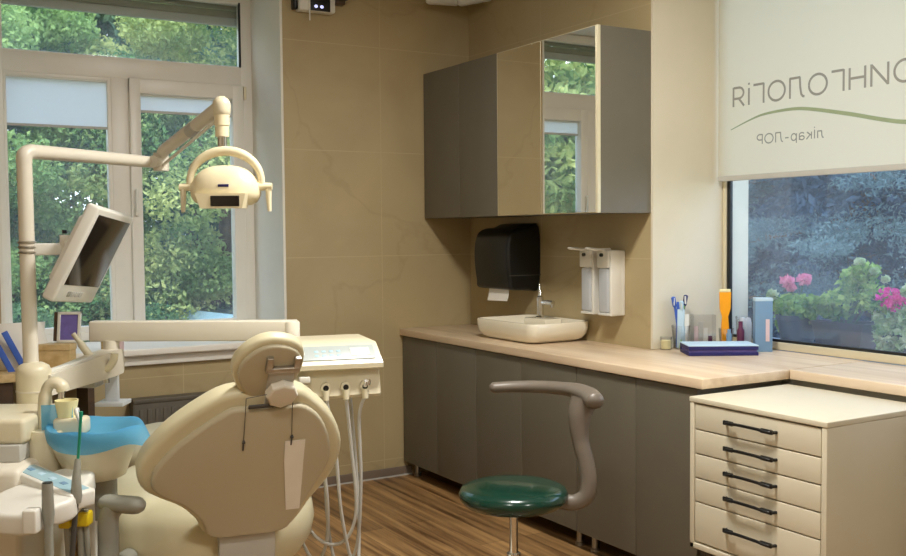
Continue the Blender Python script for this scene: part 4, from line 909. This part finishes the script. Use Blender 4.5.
def tree(name, lbl, base, h, cen, R, n, r, per, size, m, seed, trunk=.16, cat='tree', group='trees beyond the back window'):
    t = thing(name, lbl, cat, base, group)
    B = V(base); top = V(cen)
    obj('trunk', MB().tube([B, B+(top-B)*.4+V((.1, .05, 0)), top], [trunk, trunk*.75, trunk*.3], 10), M['bark'], t)
    bb = MB()
    rng = random.Random(seed)
    for k in range(7):
        p = B+(top-B)*(.45+.07*k); a = rng.uniform(0, 2*PI); d = V((math.cos(a)*R[0]*.7, math.sin(a)*R[1]*.7, R[2]*.3))
        bb.tube([p, p+d*.5+UP*.1, p+d], [trunk*.35, trunk*.22, trunk*.08], 8)
    obj('branches', bb, M['bark'], t)
    leaves(blob_clumps(cen, R, n, r, seed), per, size, seed, m, 'crown', t)
    return t
tree('broadleaf_tree', 'green leafy tree seen through the left pane of the back window', (1.3, 11.8, -.8), 5, (1.3, 11.6, 2.0), (1.9, 1.3, 2.6), 75, .5, 1100, .034, M['leafA'], 11)
tree('broadleaf_tree', 'yellowing tree behind the dental lamp, through the right pane', (3.6, 11.6, -.8), 5, (3.7, 11.3, 2.4), (1.7, 1.2, 2.5), 70, .5, 1100, .034, M['leafY'], 12)
tree('broadleaf_tree', 'dark blue-green tree far behind the others at the back', (2.3, 15.5, -.8), 7, (2.4, 15.5, 3.0), (4.8, 1.5, 4.0), 170, .8, 500, .08, M['leafA2'], 13)
tree('broadleaf_tree', 'leafy tree at the right end of the row beyond the back window', (6.2, 13.0, -.8), 6, (6.2, 13, 2.6), (2.2, 1.5, 3.2), 70, .65, 500, .06, M['leafA'], 14)
tree('broadleaf_tree', 'leafy tree left of the back window, seen only in the mirrored cabinet door', (-1.6, 11.4, -.8), 5, (-1.6, 11.2, 2.4), (1.7, 1.2, 3.0), 60, .55, 330, .08, M['leafY'], 15)
tree('broadleaf_tree', 'second leafy tree reflected in the mirrored cabinet door, further left', (-5.0, 11.8, -.8), 6, (-5.0, 11.6, 2.8), (2.2, 1.3, 3.6), 80, .65, 330, .09, M['leafA'], 16)
for x, y, rx, lbl, sd in ((1.1, 10.0, 1.0, 'low dark shrub outside below the left pane', 21), (2.25, 9.6, .7, 'low dark shrub outside below the mullion', 22), (3.5, 12.6, 1.6, 'wide shrub outside behind the parked car', 23)):
    t = thing('shrub', lbl, 'shrub', (x, y, -.8), 'shrubs beyond the back window')
    obj('stem', MB().tube([(x, y, -.8), (x, y, -.2)], [.05, .03], 8), M['bark'], t)
    leaves(blob_clumps((x, y, .05), (rx, .6, .75), 26, .3, sd), 700, .03, sd, M['leafD'], 'foliage', t)
# parked car
t = thing('car', 'dark parked car showing its pale windscreen low in the right pane', 'car', (3.55, 10.6, -.79))
FCm = frame((3.55, 10.6, -.79), (.98, .2, 0), (-.2, .98, 0), UP)
pf = [(-2.0, .25), (-2.05, .55), (-1.95, .75), (-1.0, .90), (-.35, 1.38), (.2, 1.46), (.95, 1.42), (1.6, 1.0), (2.0, .92), (2.08, .6), (2.05, .25)]
obj('car_body', MB().prism([tuple(p[:2]) for p in spline([(q[0], q[1], 0) for q in pf], 3, True)], FCm @ frame((0, .85, 0), (1, 0, 0), (0, 0, 1), (0, -1, 0)), 0, 1.7, .12, .12), M['car'], t)
wf = [(-.85, .95), (-.32, 1.34), (.2, 1.41), (.9, 1.37), (1.35, 1.02)]
obj('side_window', MB().prism(wf, FCm @ frame((0, -.835, 0), (1, 0, 0), (0, 0, 1), (0, -1, 0)), 0, .022), M['carglass'], t)
obj('windscreen', MB().box((-.42, -.7, -.012), (.42, .7, .012), .004, FCm @ frame((-.68, 0, 1.17), (.8, 0, .6), (0, 1, 0), (-.6, 0, .8))), M['carglass'], t)
for x in (-1.3, 1.3):
    for y in (-.78, .78):
        w_ = obj('wheel', MB().tube([FCm @ V((x, y-.1, .31)), FCm @ V((x, y+.1, .31))], .31, 24), M['rubber'], t)
        obj('hubcap', MB().tube([FCm @ V((x, y-.108, .31)), FCm @ V((x, y+.108, .31))], .19, 20), M['lgrey'], w_)
# blue spruces beyond the right window
def spruce(lbl, x, y, h, R, seed):
    t = thing('spruce_tree', lbl, 'tree', (x, y, -.8), 'spruces beyond the right window')
    obj('trunk', MB().tube([(x, y, -.8), (x, y, h*.6), (x, y, h)], [.18, .1, .02], 10), M['bark'], t)
    rng = np.random.default_rng(seed); cl = []
    bb = MB()
    inn = []
    for lev in range(13):
        z = -.5+(h+.3)*lev/13; rr_ = R*(1-lev/13.5)
        inn.append((x, y, z, rr_*.62, rr_*.62, .42))
        for k in range(15):
            a = rng.uniform(0, 2*PI); d = V((math.cos(a), math.sin(a), 0))
            bb.tube([(x, y, z), V((x, y, z))+d*rr_*.5-UP*.08*rr_, V((x, y, z))+d*rr_-UP*.14*rr_], [.03, .02, .006], 5)
            for s_ in (.5, .58, .66, .74, .82, .9, .97, 1.03):
                p = V((x, y, z))+d*rr_*s_-UP*(.16*rr_*s_*s_)+V((-d.y, d.x, 0))*rng.normal()*.12+UP*rng.normal()*.05
                q_ = rng.uniform(.6, 1.2)
                cl.append((p.x, p.y, p.z, q_*(.17+.16*abs(d.x)), q_*(.17+.16*abs(d.y)), .10*q_))
    obj('branches', bb, M['bark'], t)
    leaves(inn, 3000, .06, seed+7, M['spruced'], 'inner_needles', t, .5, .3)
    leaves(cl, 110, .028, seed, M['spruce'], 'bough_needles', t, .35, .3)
spruce('blue spruce nearest the middle of the right window', 8.6, 6.4, 6.5, 2.6, 31)
spruce('blue spruce at the far right beyond the right window', 8.8, 3.6, 6.8, 2.6, 32)
spruce('blue spruce at the far left beyond the right window', 8.4, 9.0, 6.2, 2.5, 33)
spruce('tall blue spruce in the back row, seen at the right edge of the window', 13.0, 9.6, 8, 3.0, 34)
spruce('tall blue spruce in the back row, behind the middle of the window', 12.6, 12.4, 8, 3.0, 35)
spruce('tall blue spruce furthest back behind the two front ones', 17.5, 14.0, 10, 3.6, 36)

# flowers on the outer ledge
ZL = .862
def flowerpot(lbl, x, y, r, h, m, leafm, fol, bl, seed, box=None):
    t = thing('flower_pot' if not box else 'flower_box', lbl, 'plant', (x, y, ZL))
    if box: obj('planter', MB().loft([[(x+sx_*box[0]*k, y+sy_*box[1]*k, z) for sx_, sy_ in ((-1, -1), (1, -1), (1, 1), (-1, 1))] for k, z in ((.82, ZL), (1, ZL+h), (1.06, ZL+h), (1.06, ZL+h+.015), (.9, ZL+h+.015), (.85, ZL+h-.01))]), M[m], t, smooth=False)
    else: obj('pot', MB().lathe((x, y, ZL), [(r*.75, 0), (r, h*.85), (r*1.08, h*.86), (r*1.08, h), (r*.95, h), (r*.9, h-.02)], 24), M[m], t)
    st = MB(); rng = random.Random(seed)
    for cx_, cy_, cz_, rx_, ry_, rz_ in fol: st.tube([(x+(cx_-x)*.2, y+(cy_-y)*.2, ZL+h-.015), (x+(cx_-x)*.6, y+(cy_-y)*.6, (ZL+h+cz_)/2+.02), (cx_, cy_, cz_)], .004, 6)
    for px_, py_, pz_, r_, mm in bl: st.tube([(x, y, ZL+h-.015), ((x+px_)/2, (y+py_)/2, (ZL+h+pz_)/2+.02), (px_, py_, pz_)], .003, 6)
    obj('stems', st, M['leafD'], t)
    leaves(fol, 150, .021, seed, M[leafm], 'leaves', t, .75)
    for k, (px_, py_, pz_, r_, mm) in enumerate(bl): leaves([(px_, py_, pz_, r_, r_, r_*.85)], 90, .014, seed+k+50, M[mm], 'bloom', t, .8)
flowerpot('grey pot of pale pink geraniums on the outer ledge, left', 4.13, 3.46, .10, .17, 'pot', 'leafP', [(4.13, 3.46, 1.09, .10, .12, .06), (4.15, 3.56, 1.07, .06, .06, .06), (4.1, 3.38, 1.06, .06, .07, .06), (4.14, 3.52, 1.0, .08, .06, .08)],
          [(4.08, 3.58, 1.13, .03, 'leafW'), (4.1, 3.50, 1.205, .035, 'bloomp'), (4.12, 3.41, 1.215, .035, 'bloomp'), (4.1, 3.475, 1.17, .02, 'bloomp')], 41)
flowerpot('dark planter of leafy green geranium in the middle of the outer ledge', 4.14, 3.17, .1, .14, 'potb', 'leafP', [(4.14, 3.22, 1.10, .09, .1, .08), (4.13, 3.10, 1.17, .1, .12, .1), (4.12, 3.06, 1.26, .06, .07, .05), (4.12, 3.28, 1.09, .07, .06, .06), (4.1, 2.98, 1.13, .07, .09, .07), (4.14, 3.13, 1.22, .07, .07, .06)], [(4.1, 2.93, 1.235, .014, 'leafW'), (4.1, 3.07, 1.31, .022, 'leafW'), (4.1, 2.99, 1.27, .016, 'leafW')], 42, (.08, .145))
flowerpot('pot of magenta geranium with pale trailing leaves at the right of the ledge', 4.16, 2.80, .1, .13, 'pot', 'leafW', [(4.12, 2.94, 1.04, .06, .07, .07), (4.08, 2.9, .96, .05, .07, .08), (4.12, 2.80, 1.07, .08, .08, .07), (4.08, 2.78, .98, .06, .08, .08), (4.12, 2.68, 1.08, .08, .09, .08), (4.1, 2.62, .98, .06, .08, .08), (4.14, 2.8, 1.17, .06, .07, .05)],
          [(4.06, 2.885, 1.155, .055, 'bloom'), (4.06, 2.845, 1.125, .045, 'bloom')], 43)

# ------------------------------------------------------------------ light from outside
wd = bpy.data.worlds.new('sky'); bpy.context.scene.world = wd; wd.use_nodes = True; nt = wd.node_tree
bgn = nt.nodes['Background']; tc = nt.nodes.new('ShaderNodeTexCoord'); sp = nt.nodes.new('ShaderNodeSeparateXYZ'); rp = nt.nodes.new('ShaderNodeValToRGB')
nt.links.new(tc.outputs['Generated'], sp.inputs[0]); nt.links.new(sp.outputs['Z'], rp.inputs[0]); nt.links.new(rp.outputs[0], bgn.inputs['Color'])
rp.color_ramp.elements[0].color = (.78, .84, .90, 1); rp.color_ramp.elements[1].color = (.42, .58, .88, 1); rp.color_ramp.elements[1].position = .8
bgn.inputs['Strength'].default_value = 4.6
sn = bpy.data.lights.new('sun', 'SUN'); sn.energy = 3.0; sn.angle = .03; sn.color = (1, .93, .80)
so = bpy.data.objects.new('sun', sn); C.objects.link(so); so.rotation_euler = (math.radians(42), 0, math.radians(-32)); so.location = (-4, -6, 9)

# ------------------------------------------------------------------ camera
f, pit, roll, yaw = 994.306, .0459244, -.00852179, .5394056
fw = V((math.sin(yaw)*math.cos(pit), math.cos(yaw)*math.cos(pit), -math.sin(pit)))
r0 = V((math.cos(yaw), -math.sin(yaw), 0)); u0 = r0.cross(fw)
r1 = r0*math.cos(roll)+u0*math.sin(roll); u1 = -r0*math.sin(roll)+u0*math.cos(roll)
cd = bpy.data.cameras.new('camera'); cd.sensor_width = 36; cd.sensor_fit = 'HORIZONTAL'; cd.lens = 36*f/906; cd.clip_start = .05; cd.clip_end = 200
co = bpy.data.objects.new('camera', cd); C.objects.link(co); co.matrix_world = frame((0, 0, 1.47), r1, u1, -fw)
S = bpy.context.scene; S.camera = co
S.view_settings.view_transform = 'Standard'; S.view_settings.look = 'None'; S.view_settings.gamma = 1; S.view_settings.exposure = 0.0
